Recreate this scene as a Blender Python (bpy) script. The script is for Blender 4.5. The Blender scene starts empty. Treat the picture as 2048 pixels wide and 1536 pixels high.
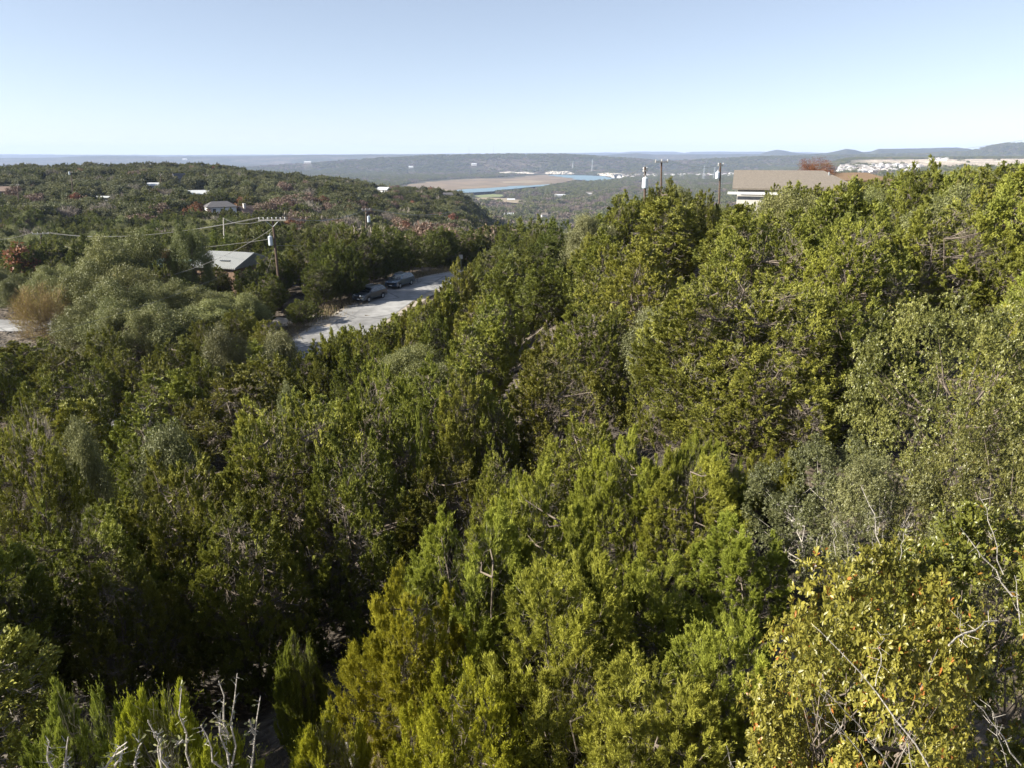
import bpy, math, random
import numpy as np
from mathutils import Vector, Matrix, Euler

R = math.radians
sc = bpy.context.scene
COL = sc.collection

# ------------------------------------------------------------------ camera, world, sun, exposure
PITCH = R(18.1); F = 1409.0
cam_d = bpy.data.cameras.new('camera'); cam = bpy.data.objects.new('camera', cam_d); COL.objects.link(cam)
cam.location = (0, 0, 0); cam.rotation_euler = (R(90) - PITCH, 0, 0)
cam_d.sensor_width = 36.0; cam_d.lens = 36.0 * F / 2048.0
cam_d.clip_start = 0.05; cam_d.clip_end = 60000
sc.camera = cam
SUN_EL, SUN_AZ = 27.5, -103.0          # azimuth measured from +Y (view direction), negative = to the left
world = bpy.data.worlds.new('World'); sc.world = world; world.use_nodes = True
nt = world.node_tree
bg = nt.nodes['Background']
sky = nt.nodes.new('ShaderNodeTexSky'); sky.sky_type = 'NISHITA'; sky.sun_disc = False
sky.sun_elevation = R(SUN_EL); sky.sun_rotation = R(SUN_AZ)
sky.altitude = 3000; sky.air_density = 1.0; sky.dust_density = 2.0; sky.ozone_density = 3.0
hsv = nt.nodes.new('ShaderNodeHueSaturation'); hsv.inputs['Saturation'].default_value = 0.76
gam = nt.nodes.new('ShaderNodeGamma'); gam.inputs['Gamma'].default_value = 0.72
nt.links.new(sky.outputs[0], gam.inputs['Color']); nt.links.new(gam.outputs[0], hsv.inputs['Color']); wb_ = nt.nodes.new('ShaderNodeMix'); wb_.data_type = 'RGBA'; wb_.blend_type = 'MULTIPLY'; wb_.inputs['Factor'].default_value = 1.0; wb_.inputs['B'].default_value = (1.0, 0.978, 0.975, 1)
nt.links.new(hsv.outputs[0], wb_.inputs['A']); nt.links.new(wb_.outputs['Result'], bg.inputs['Color']); bg.inputs['Strength'].default_value = 0.100
sun_d = bpy.data.lights.new('sun', 'SUN'); sun = bpy.data.objects.new('sun', sun_d); COL.objects.link(sun)
sun_d.energy = 5.0; sun_d.angle = R(0.55); sun_d.color = (1.0, 0.94, 0.82)
sdir = Vector((math.sin(R(SUN_AZ)) * math.cos(R(SUN_EL)), math.cos(R(SUN_AZ)) * math.cos(R(SUN_EL)), math.sin(R(SUN_EL))))
sun.rotation_euler = sdir.to_track_quat('Z', 'Y').to_euler()
sun.location = (-30, 10, 40)
sc.view_settings.view_transform = 'Standard'; sc.view_settings.look = 'None'
sc.view_settings.exposure = 1.48; sc.view_settings.gamma = 1.0
cy = sc.cycles
cy.max_bounces = 6; cy.diffuse_bounces = 4; cy.glossy_bounces = 2; cy.transmission_bounces = 4
cy.volume_bounces = 1; cy.transparent_max_bounces = 4
cy.use_denoising = True; cy.denoiser = "OPENIMAGEDENOISE"; cy.denoising_input_passes = "RGB_ALBEDO_NORMAL"; cy.denoising_prefilter = "ACCURATE"
cy.use_adaptive_sampling = True; cy.adaptive_threshold = 0.01
try: cy.volume_max_steps = 64
except Exception: pass

# ------------------------------------------------------------------ measuring helpers (where a thing seen in the photo stands)
CP, SP = math.cos(PITCH), math.sin(PITCH)
def at(px, row, Y):
    cx = (px - 1024) / F; cyy = (768 - row) / F
    y = CP + SP * cyy; z = -SP + CP * cyy
    return Vector((cx / y * Y, Y, z / y * Y))
def slope(row):
    cyy = (768 - row) / F
    return (-SP + CP * cyy) / (CP + SP * cyy)
def proj(x, y, z):
    d = y * CP - z * SP
    return 1024 + F * x / d, 768 - F * (y * SP + z * CP) / d

# ------------------------------------------------------------------ noise and terrain height
def _hash(ix, iy, s):
    h = (ix.astype(np.int64) * 374761393 + iy.astype(np.int64) * 668265263 + s * 974711) & 0x7fffffff
    h = ((h ^ (h >> 13)) * 1274126177) & 0x7fffffff
    return ((h ^ (h >> 16)) & 0xffff) / 65535.0
def vnoise(x, y, s=0):
    ix = np.floor(x); iy = np.floor(y); fx = x - ix; fy = y - iy
    fx = fx * fx * (3 - 2 * fx); fy = fy * fy * (3 - 2 * fy)
    a = _hash(ix, iy, s); b = _hash(ix + 1, iy, s); c = _hash(ix, iy + 1, s); d = _hash(ix + 1, iy + 1, s)
    return (a + (b - a) * fx) * (1 - fy) + (c + (d - c) * fx) * fy
def fbm(x, y, s=0, o=4):
    r = 0; a = 0.5; t = 0
    for k in range(o):
        r = r + a * vnoise(x, y, s + k * 7); t += a; a *= 0.5; x = x * 2.03 + 5.1; y = y * 2.03 + 1.7
    return r / t

KY = [0, 3, 6, 10, 15, 20, 30, 45, 60, 75, 90, 110, 150, 200, 300, 450, 600, 900, 1500, 2000, 2500, 3200, 4000, 5500, 8000, 30000]
PROF = {
 -46: [-5.5,-6,-7.5,-9.7,-12.2,-14,-16.5,-18,-18.4,-18.5,-19,-22,-27,-28,-25,-18,-19,-45,-90,-110,-120,-120,-120,-120,-120,-120],
 -35: [-5.5,-6,-7.5,-9.7,-12.2,-14,-16.5,-18,-18.4,-18.5,-19,-22,-27,-28,-25,-17.5,-18,-45,-90,-110,-120,-120,-120,-120,-120,-120],
 -25: [-5.5,-6,-7.7,-10.1,-12.7,-14.4,-16.8,-18,-18.2,-18,-18,-19,-25,-27.5,-25,-17.5,-16.5,-45,-90,-110,-120,-120,-120,-120,-120,-120],
 -15: [-5.5,-5.9,-6.6,-9.2,-12,-13.5,-15.5,-17.2,-17.7,-17.4,-16.9,-17.5,-24,-29,-30,-25,-24,-50,-100,-115,-120,-120,-120,-120,-120,-120],
 -5: [-5.5,-5.8,-6.7,-8.5,-10,-11.2,-13,-14.6,-15.6,-16.2,-16.5,-16.6,-25,-33,-39,-39,-38,-66,-115,-120,-120,-120,-120,-120,-120,-120],
 0: [-5.5,-5.8,-6.6,-8.2,-9.8,-10.8,-12,-13,-13.8,-14.8,-16,-17.5,-26,-36,-48,-60,-72,-95,-118,-120,-120,-120,-120,-120,-120,-120],
 5: [-5.5,-5.7,-6.5,-8,-9.5,-10.2,-10.6,-10.7,-11,-12.5,-16,-22,-33,-44,-60,-76,-88,-104,-119,-120,-120,-120,-120,-120,-120,-120],
 10: [-5.5,-5.7,-6.3,-7.4,-8.6,-9,-9.2,-9.2,-9.2,-9.6,-11,-16,-30,-44,-60,-78,-90,-105,-118,-120,-120,-120,-120,-120,-120,-120],
 15: [-5.5,-5.6,-6,-6.7,-7.4,-7.8,-8,-8,-8,-8,-8.5,-12,-25,-40,-60,-80,-92,-106,-116,-118,-118,-118,-118,-118,-118,-118],
 21: [-5.5,-5.5,-5.8,-6.2,-6.6,-6.9,-7.2,-7.3,-7.2,-7,-7,-9,-18,-34,-56,-78,-90,-98,-100,-98,-96,-94,-92,-92,-92,-92],
 25: [-5.5,-5.5,-5.6,-5.9,-6.3,-6.5,-6.8,-7,-7,-7,-7,-8,-16,-30,-50,-70,-80,-84,-72,-58,-44,-25,-28,-55,-80,-80],
 35: [-5.5,-5.5,-5.6,-5.8,-6.2,-6.4,-6.5,-6.6,-6.6,-6.6,-7,-8,-15,-28,-46,-66,-76,-80,-66,-50,-36,-21,-24,-50,-70,-70],
 46: [-5.5,-5.5,-5.6,-5.8,-6.2,-6.4,-6.5,-6.6,-6.6,-6.6,-7,-8,-15,-28,-46,-66,-76,-80,-66,-50,-36,-21,-24,-50,-70,-70],
}
AZ = sorted(PROF); PT = np.array([PROF[a] for a in AZ], float); LY = np.log(np.array(KY, float) + 3.0)
FLOOR = -120.0
# far ridges: (distance, front width, back width, [(px, skyline row) ...])
RIDGES = [
 (15500, 3500, 3000, [(-600,309),(0,308.5),(300,310),(620,309),(800,308),(1240,305),(1262,303.2),(1290,303.0),(1345,303.2),(1368,306),(1384,303.8),(1440,303.2),(1530,303.5),(1590,304),(1660,306),(1760,304),(2100,306),(2700,305)]),
 (9500, 1800, 2500, [(-600,316),(0,316),(110,315),(165,312),(215,311.5),(330,313),(480,312),(620,309.5),(760,309),(900,308.5),(1000,309),(1130,308.5),(1200,310),(1245,308),(1275,306.5),(1310,309),(1520,308),(1535,303),(1552,299.5),(1566,300.5),(1590,305.5),(1640,309),(1700,309),(2100,309),(2700,309)]),
 (7200, 1200, 2000, [(-600,330),(1400,330),(1600,309),(1650,306),(1672,302),(1690,297.8),(1708,300),(1725,304.5),(1742,303),(1756,297.5),(1790,297.3),(1830,297),(1880,295.5),(1912,295),(1935,297.5),(1960,301),(2100,303),(2700,304)]),
 (5600, 1000, 1500, [(-600,340),(500,334),(620,326),(740,318),(800,315),(880,311.5),(980,309.5),(1060,309),(1130,309.5),(1180,312),(1260,318),(1340,322),(1430,318),(1520,314),(1600,313),(1700,311),(1850,308),(1930,304),(1960,298),(1985,291),(2005,287.5),(2060,286.5),(2200,284),(2700,290)]),
]
def near_h(x, y):
    a = np.clip(np.degrees(np.arctan2(x, y)), -46, 46)
    r = np.sqrt(x * x + y * y); Yv = r * np.cos(np.radians(a)); L = np.log(Yv + 3.0)
    k = np.clip(np.searchsorted(AZ, a, side='right') - 1, 0, len(AZ) - 2)
    A = np.array(AZ, float); t = (a - A[k]) / (A[k + 1] - A[k]); t = t * t * (3 - 2 * t)
    j = np.clip(np.searchsorted(LY, L, side='right') - 1, 0, len(LY) - 2); s = np.clip((L - LY[j]) / (LY[j + 1] - LY[j]), 0, 1)
    z0 = PT[k, j] * (1 - s) + PT[k, j + 1] * s; z1 = PT[k + 1, j] * (1 - s) + PT[k + 1, j + 1] * s
    return z0 * (1 - t) + z1 * t, a, Yv
def height(x, y, detail=True):
    x = np.asarray(x, float); y = np.asarray(y, float)
    z, a, Yv = near_h(x, y)
    px = 1024 + np.tan(np.radians(a)) * F * (CP + SP * (768 - 308) / F)
    fade = np.clip((Yv - 1500) / 1500, 0, 1)
    if np.any(Yv > 2500):
        for i, (D, wf, wb, prof) in enumerate(RIDGES):
            P = np.array(prof, float); rows = np.interp(px, P[:, 0], P[:, 1]) + (fbm(px / 23.0, px * 0 + i, 3 + i, 3) - 0.5) * 1.2
            cyy = (768 - rows) / F; sl = (-SP + CP * cyy) / (CP + SP * cyy)
            zr = sl * D
            w = np.where(Yv < D, wf, wb); q = np.clip(np.abs(Yv - D) / w, 0, 1)
            b = (1 - q * q * (3 - 2 * q))
            n = (fbm(x / 700.0, y / 700.0, 11 + i, 4) - 0.5) * (1 - np.clip(b * 1.6 - 0.6, 0, 1)) * np.clip(b * 3, 0, 1) * 0.5
            hh = FLOOR + (zr - FLOOR) * np.clip(b + n, 0, 1.05)
            z = np.where(hh > z, hh, z)
    if detail:
        z = z + (fbm(x / 2.2, y / 2.2, 1, 3) - 0.5) * 0.25 * np.clip(Yv / 5, 0, 1) * np.clip(1 - (Yv - 120) / 100, 0, 1)
        z = z + (fbm(x / 60.0, y / 60.0, 2, 3) - 0.5) * np.clip((Yv - 120) / 200, 0, 1) * 9 * np.clip(1 - (Yv - 1200) / 1000, 0.1, 1)
    return z

# road course: left edge measured in the photo, 6.4 m wide
ROAD_L = [(8.5, 150), (2, 132), (-3.5, 118), (-8.3, 106.6), (-12.6, 98.5), (-16.9, 90.0), (-19.2, 79.5), (-21.6, 68.0), (-24.5, 56.0), (-29.5, 46.0), (-37.0, 38.0), (-48, 32)]
def resample(pts, n):
    p = np.array(pts, float); d = np.r_[0, np.cumsum(np.linalg.norm(np.diff(p, axis=0), axis=1))]
    s = np.linspace(0, d[-1], n); q = np.c_[np.interp(s, d, p[:, 0]), np.interp(s, d, p[:, 1])]
    for _ in range(6): q[1:-1] = (q[:-2] + 2 * q[1:-1] + q[2:]) / 4
    return q
RL = resample(ROAD_L, 90)
tg = np.gradient(RL, axis=0); tg /= np.linalg.norm(tg, axis=1)[:, None]; nr = np.c_[-tg[:, 1], tg[:, 0]]   # toward +x side
RC = RL + nr * 3.2
DRV = resample([(-95, 88), (-75, 82.5), (-62, 79), (-54, 77.5), (-46, 78), (-38, 80), (-30, 78)], 40)          # lane at the far left
def dist_to(q, x, y):
    x = np.atleast_1d(x); y = np.atleast_1d(y)
    return np.min(np.hypot(x[:, None] - q[None, :, 0], y[:, None] - q[None, :, 1]), axis=1)
def ground(x, y):
    """terrain with the road benches cut into it"""
    x = np.asarray(x, float); y = np.asarray(y, float); shp = x.shape
    xf = x.ravel(); yf = y.ravel(); z = height(xf, yf)
    m = (np.abs(xf) < 100) & (yf > 20) & (yf < 170)
    if m.any():
        zz = z[m]
        for q, hw in ((RC, 4.6), (DRV, 3.6)):
            d = np.hypot(xf[m][:, None] - q[None, :, 0], yf[m][:, None] - q[None, :, 1]); k = d.argmin(1); dm = d.min(1)
            zc = height(q[:, 0], q[:, 1], False); zc = np.convolve(np.r_[[zc[0]] * 4, zc, [zc[-1]] * 4], np.ones(9) / 9, 'valid')
            w = np.clip(1 - (dm - hw) / 4.0, 0, 1); w = w * w * (3 - 2 * w)
            zz = zz * (1 - w) + zc[k] * w
        z[m] = zz
    return z.reshape(shp)
def gz(x, y): return float(ground(np.array([x]), np.array([y]))[0])

# ------------------------------------------------------------------ materials
def new_mat(name):
    m = bpy.data.materials.new(name); m.use_nodes = True
    n = m.node_tree; b = n.nodes['Principled BSDF']
    return m, n, b
def N(n, t, **kw):
    x = n.nodes.new(t)
    for k, v in kw.items(): setattr(x, k, v)
    return x
def simple(name, col, rough=0.7, metal=0.0, spec=0.5, noise=0.0, scale=5.0, bump=0.0, coat=0.0):
    m, n, b = new_mat(name)
    b.inputs['Base Color'].default_value = (*col, 1); b.inputs['Roughness'].default_value = rough
    b.inputs['Metallic'].default_value = metal; b.inputs['Specular IOR Level'].default_value = spec
    b.inputs['Coat Weight'].default_value = coat
    if noise or bump:
        tc = N(n, 'ShaderNodeTexCoord'); no = N(n, 'ShaderNodeTexNoise'); no.inputs['Scale'].default_value = scale; no.inputs['Detail'].default_value = 5
        n.links.new(tc.outputs['Object'], no.inputs['Vector'])
        if noise:
            mr = N(n, 'ShaderNodeMapRange'); mr.inputs['From Min'].default_value = .25; mr.inputs['From Max'].default_value = .75
            mr.inputs['To Min'].default_value = 1 - noise; mr.inputs['To Max'].default_value = 1 + noise
            n.links.new(no.outputs['Fac'], mr.inputs['Value'])
            vm = N(n, 'ShaderNodeVectorMath', operation='SCALE'); vm.inputs[0].default_value = col
            n.links.new(mr.outputs[0], vm.inputs['Scale']); n.links.new(vm.outputs[0], b.inputs['Base Color'])
        if bump:
            bp = N(n, 'ShaderNodeBump'); bp.inputs['Strength'].default_value = bump; bp.inputs['Distance'].default_value = 0.05
            n.links.new(no.outputs['Fac'], bp.inputs['Height']); n.links.new(bp.outputs[0], b.inputs['Normal'])
    return m
def leaf_mat(name, c0, c1, c2=None, p2=0.0, trans=0.3, rough=0.55, spec=0.3, hvar=0.15):
    """two leaf colours mixed by the per-leaf value, c2 on a few leaves; varies a little from tree to tree"""
    m, n, b = new_mat(name)
    at_ = N(n, 'ShaderNodeAttribute', attribute_name='v')
    oi = N(n, 'ShaderNodeObjectInfo')
    ge = N(n, 'ShaderNodeTexCoord'); no = N(n, 'ShaderNodeTexNoise'); no.inputs['Scale'].default_value = 1.1; no.inputs['Detail'].default_value = 1
    n.links.new(ge.outputs['Object'], no.inputs['Vector'])
    add = N(n, 'ShaderNodeMath', operation='MULTIPLY_ADD'); add.inputs[1].default_value = 0.55
    n.links.new(at_.outputs['Fac'], add.inputs[0])
    mr0 = N(n, 'ShaderNodeMapRange'); mr0.inputs['From Min'].default_value = .3; mr0.inputs['From Max'].default_value = .7
    mr0.inputs['To Min'].default_value = 0; mr0.inputs['To Max'].default_value = .45
    n.links.new(no.outputs['Fac'], mr0.inputs['Value']); n.links.new(mr0.outputs[0], add.inputs[2])
    mx = N(n, 'ShaderNodeMix', data_type='RGBA'); mx.inputs['A'].default_value = (*c0, 1); mx.inputs['B'].default_value = (*c1, 1)
    n.links.new(add.outputs[0], mx.inputs['Factor'])
    out = mx.outputs['Result']
    if c2:
        gt = N(n, 'ShaderNodeMath', operation='GREATER_THAN'); gt.inputs[1].default_value = 1 - p2
        n.links.new(at_.outputs['Fac'], gt.inputs[0])
        m2 = N(n, 'ShaderNodeMix', data_type='RGBA'); m2.inputs['B'].default_value = (*c2, 1)
        n.links.new(out, m2.inputs['A']); n.links.new(gt.outputs[0], m2.inputs['Factor']); out = m2.outputs['Result']
    g3 = N(n, 'ShaderNodeMath', operation='GREATER_THAN'); g3.inputs[1].default_value = 1.2; n.links.new(at_.outputs['Fac'], g3.inputs[0])
    m3 = N(n, 'ShaderNodeMix', data_type='RGBA'); m3.inputs['B'].default_value = (.19, .165, .14, 1); n.links.new(out, m3.inputs['A']); n.links.new(g3.outputs[0], m3.inputs['Factor']); out = m3.outputs['Result']
    hs = N(n, 'ShaderNodeHueSaturation')
    mh = N(n, 'ShaderNodeMapRange'); mh.inputs['To Min'].default_value = 0.5 - 0.014; mh.inputs['To Max'].default_value = 0.5 + 0.014
    mv = N(n, 'ShaderNodeMapRange'); mv.inputs['To Min'].default_value = 1 - hvar * 1.6; mv.inputs['To Max'].default_value = 1 + hvar * 1.6
    mul = N(n, 'ShaderNodeMath', operation='MULTIPLY'); mul.inputs[1].default_value = 7.31
    fr = N(n, 'ShaderNodeMath', operation='FRACT')
    n.links.new(oi.outputs['Random'], mh.inputs['Value']); n.links.new(oi.outputs['Random'], mul.inputs[0]); n.links.new(mul.outputs[0], fr.inputs[0]); n.links.new(fr.outputs[0], mv.inputs['Value'])
    n.links.new(mh.outputs[0], hs.inputs['Hue']); n.links.new(mv.outputs[0], hs.inputs['Value']); n.links.new(out, hs.inputs['Color'])
    n.links.new(hs.outputs[0], b.inputs['Base Color'])
    b.inputs['Roughness'].default_value = rough; b.inputs['Specular IOR Level'].default_value = spec
    tr = N(n, 'ShaderNodeBsdfTranslucent'); mxs = N(n, 'ShaderNodeMixShader'); mxs.inputs[0].default_value = trans
    n.links.new(hs.outputs[0], tr.inputs['Color']); n.links.new(b.outputs[0], mxs.inputs[1]); n.links.new(tr.outputs[0], mxs.inputs[2])
    n.links.new(mxs.outputs[0], n.nodes['Material Output'].inputs['Surface'])
    return m

M = {}
M['jun'] = leaf_mat('juniper_green', (0.064, 0.078, 0.016), (0.305, 0.305, 0.050), (0.20, 0.13, 0.03), 0.02, trans=0.18)
M['jun_mid'] = leaf_mat('juniper_mid_green', (0.050, 0.064, 0.014), (0.19, 0.205, 0.042), hvar=0.2)
M['jun_far'] = leaf_mat('juniper_far_green', (0.050, 0.058, 0.016), (0.17, 0.175, 0.045))
M['jun_hero'] = leaf_mat('juniper_fresh_green', (0.104, 0.122, 0.020), (0.40, 0.41, 0.060), (0.24, 0.17, 0.03), 0.02, trans=0.24, hvar=.07)
M['jun_yellow'] = leaf_mat('juniper_yellow_green', (0.17, 0.18, 0.012), (0.52, 0.51, 0.048), (0.34, 0.22, 0.03), 0.03, trans=0.24)
M['oak'] = leaf_mat('live_oak_leaf', (0.080, 0.090, 0.028), (0.28, 0.285, 0.10), (0.22, 0.15, 0.05), 0.03, trans=0.2, rough=0.5, spec=0.35)
M['oak_mid'] = leaf_mat('oak_mid_leaf', (0.050, 0.058, 0.014), (0.23, 0.225, 0.060), (0.22, 0.14, 0.05), 0.03, trans=0.2, rough=0.42, spec=0.45)
M['oak_grey'] = leaf_mat('oak_grey_leaf', (0.055, 0.060, 0.022), (0.22, 0.215, 0.085), (0.20, 0.15, 0.08), 0.03, trans=0.2, rough=0.45, spec=0.4)
M['oak_near'] = leaf_mat('oak_olive_leaf', (0.080, 0.088, 0.014), (0.33, 0.31, 0.052), (0.36, 0.16, 0.035), 0.11, trans=0.3, rough=0.4, spec=0.45)
M['oak_pale'] = leaf_mat('pale_oak_leaf', (0.085, 0.090, 0.035), (0.26, 0.26, 0.115), trans=0.2, rough=0.5, spec=0.35)
M['oak_far'] = leaf_mat('oak_far_leaf', (0.055, 0.062, 0.024), (0.17, 0.17, 0.065), trans=0.2)
M['red'] = leaf_mat('red_autumn_leaf', (0.14, 0.05, 0.025), (0.24, 0.105, 0.05), (0.35, 0.2, 0.05), 0.15, trans=0.3)
M['rust'] = leaf_mat('rust_autumn_leaf', (0.13, 0.085, 0.06), (0.20, 0.14, 0.10), trans=0.2)
M['twig'] = leaf_mat('bare_grey_twig', (0.15, 0.125, 0.10), (0.30, 0.26, 0.22), trans=0.0, rough=0.9)
M['twig_brown'] = leaf_mat('bare_brown_twig', (0.17, 0.12, 0.06), (0.30, 0.22, 0.11), (0.30, 0.25, 0.05), 0.15, trans=0.1, rough=0.9)
M['bark'] = simple('grey_brown_bark', (0.15, 0.12, 0.095), 0.95, noise=0.45, scale=9, bump=0.6)
M['bark_pale'] = simple('pale_grey_bark', (0.34, 0.31, 0.27), 0.9, noise=0.35, scale=25, bump=0.4)
M['pole'] = simple('weathered_pole_wood', (0.085, 0.055, 0.038), 0.85, noise=0.4, scale=6, bump=0.3)
M['arm'] = simple('pale_crossarm_wood', (0.50, 0.46, 0.40), 0.8, noise=0.2, scale=8)
M['steel'] = simple('galvanised_steel', (0.42, 0.44, 0.46), 0.45, metal=0.6)
M['can'] = simple('grey_transformer_paint', (0.50, 0.55, 0.60), 0.4)
M['porcelain'] = simple('porcelain', (0.62, 0.60, 0.58), 0.2)
M['wire'] = simple('aluminium_wire', (0.22, 0.21, 0.20), 0.5, metal=0.3)
M['rock'] = simple('limestone', (0.20, 0.185, 0.165), 0.9, noise=0.35, scale=3, bump=0.6)
M['grass'] = leaf_mat('dry_grass', (0.20, 0.16, 0.085), (0.38, 0.31, 0.18), (0.12, 0.14, 0.04), 0.12, trans=0.25, rough=0.8)

def ground_mat():
    m, n, b = new_mat('ground_soil_and_scrub')
    a = N(n, 'ShaderNodeAttribute', attribute_name='Col')
    tc = N(n, 'ShaderNodeTexCoord')
    outs = []
    for s, d in ((3.0, 6), (0.11, 6), (0.018, 5)):
        no = N(n, 'ShaderNodeTexNoise'); no.inputs['Scale'].default_value = s; no.inputs['Detail'].default_value = d; no.inputs['Roughness'].default_value = .65
        n.links.new(tc.outputs['Object'], no.inputs['Vector']); outs.append(no)
    cur = a.outputs['Color']
    for no, k in zip(outs, (0.45, 0.75, 0.55)):
        mr = N(n, 'ShaderNodeMapRange'); mr.inputs['From Min'].default_value = .3; mr.inputs['From Max'].default_value = .7
        mr.inputs['To Min'].default_value = 1 - k; mr.inputs['To Max'].default_value = 1 + k
        n.links.new(no.outputs['Fac'], mr.inputs['Value'])
        vm = N(n, 'ShaderNodeVectorMath', operation='SCALE'); n.links.new(cur, vm.inputs[0]); n.links.new(mr.outputs[0], vm.inputs['Scale']); cur = vm.outputs[0]
    n.links.new(cur, b.inputs['Base Color']); b.inputs['Roughness'].default_value = .95; b.inputs['Specular IOR Level'].default_value = 0.1
    bp = N(n, 'ShaderNodeBump'); bp.inputs['Strength'].default_value = .6; bp.inputs['Distance'].default_value = .08
    n.links.new(outs[0].outputs['Fac'], bp.inputs['Height'])
    bp2 = N(n, 'ShaderNodeBump'); bp2.inputs['Strength'].default_value = .9; bp2.inputs['Distance'].default_value = 6
    n.links.new(outs[1].outputs['Fac'], bp2.inputs['Height']); n.links.new(bp.outputs[0], bp2.inputs['Normal'])
    n.links.new(bp2.outputs[0], b.inputs['Normal'])
    return m
M['ground'] = ground_mat()

# ------------------------------------------------------------------ mesh helpers
def mesh_np(name, V, Fq, v=None, col=None):
    """V (n,3), Fq (m,k) faces of k corners"""
    me = bpy.data.meshes.new(name); k = Fq.shape[1]
    me.vertices.add(len(V)); me.vertices.foreach_set('co', np.ascontiguousarray(V, np.float32).ravel())
    me.loops.add(Fq.size); me.loops.foreach_set('vertex_index', np.ascontiguousarray(Fq, np.int32).ravel())
    me.polygons.add(len(Fq)); me.polygons.foreach_set('loop_start', np.arange(0, Fq.size, k, dtype=np.int32))
    try: me.polygons.foreach_set('loop_total', np.full(len(Fq), k, np.int32))
    except Exception: pass
    me.update(calc_edges=True)
    if v is not None:
        at_ = me.attributes.new('v', 'FLOAT', 'FACE'); at_.data.foreach_set('value', v.astype(np.float32))
    if col is not None:
        at_ = me.attributes.new('Col', 'FLOAT_COLOR', 'POINT'); at_.data.foreach_set('color', col.astype(np.float32).ravel())
    return me
def obj(name, me, mat=None, parent=None, loc=None):
    o = bpy.data.objects.new(name, me); COL.objects.link(o)
    if mat is not None and not me.materials: me.materials.append(mat)
    if parent: o.parent = parent
    if loc is not None: o.location = loc
    return o
def empty(name, loc, rz=0.0, label=None, cat=None, group=None):
    o = bpy.data.objects.new(name, None); COL.objects.link(o); o.location = loc; o.rotation_euler = (0, 0, rz); o.empty_display_size = .2
    tag(o, label, cat, group); return o
def tag(o, label=None, cat=None, group=None, kind=None):
    if label: o['label'] = label
    if cat: o['category'] = cat
    if group: o['group'] = group
    if kind: o['kind'] = kind
    return o
class MB:
    """collects boxes, tubes and prisms into one mesh"""
    def __init__(s): s.v = []; s.f = []
    def add(s, vs, fs):
        b = len(s.v); s.v += [tuple(p) for p in vs]; s.f += [tuple(b + i for i in f) for f in fs]; return s
    def box(s, x0, x1, y0, y1, z0, z1):
        return s.add([(x0,y0,z0),(x1,y0,z0),(x1,y1,z0),(x0,y1,z0),(x0,y0,z1),(x1,y0,z1),(x1,y1,z1),(x0,y1,z1)],
                     [(0,3,2,1),(4,5,6,7),(0,1,5,4),(1,2,6,5),(2,3,7,6),(3,0,4,7)])
    def tube(s, pts, rad, n=6, cap=True):
        pts = [Vector(p) for p in pts]; rad = rad if isinstance(rad, (list, tuple)) else [rad] * len(pts)
        b = len(s.v); up = None
        for i, p in enumerate(pts):
            d = (pts[min(i + 1, len(pts) - 1)] - pts[max(i - 1, 0)]).normalized()
            a = up if up is not None else (Vector((1, 0, 0)) if abs(d.x) < .8 else Vector((0, 1, 0)))
            u = (a - d * a.dot(d)).normalized(); up = u; w = d.cross(u)
            for k in range(n):
                t = 2 * math.pi * k / n; s.v.append(tuple(p + (u * math.cos(t) + w * math.sin(t)) * rad[i]))
        for i in range(len(pts) - 1):
            for k in range(n):
                s.f.append((b + i*n + k, b + i*n + (k+1) % n, b + (i+1)*n + (k+1) % n, b + (i+1)*n + k))
        if cap:
            s.f.append(tuple(b + k for k in range(n))[::-1]); s.f.append(tuple(b + (len(pts)-1)*n + k for k in range(n)))
        return s
    def build(s, name, mat, parent=None, loc=None, smooth=False):
        me = bpy.data.meshes.new(name); me.from_pydata(s.v, [], s.f); me.update()
        if smooth: me.shade_smooth()
        return obj(name, me, mat, parent, loc)

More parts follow.
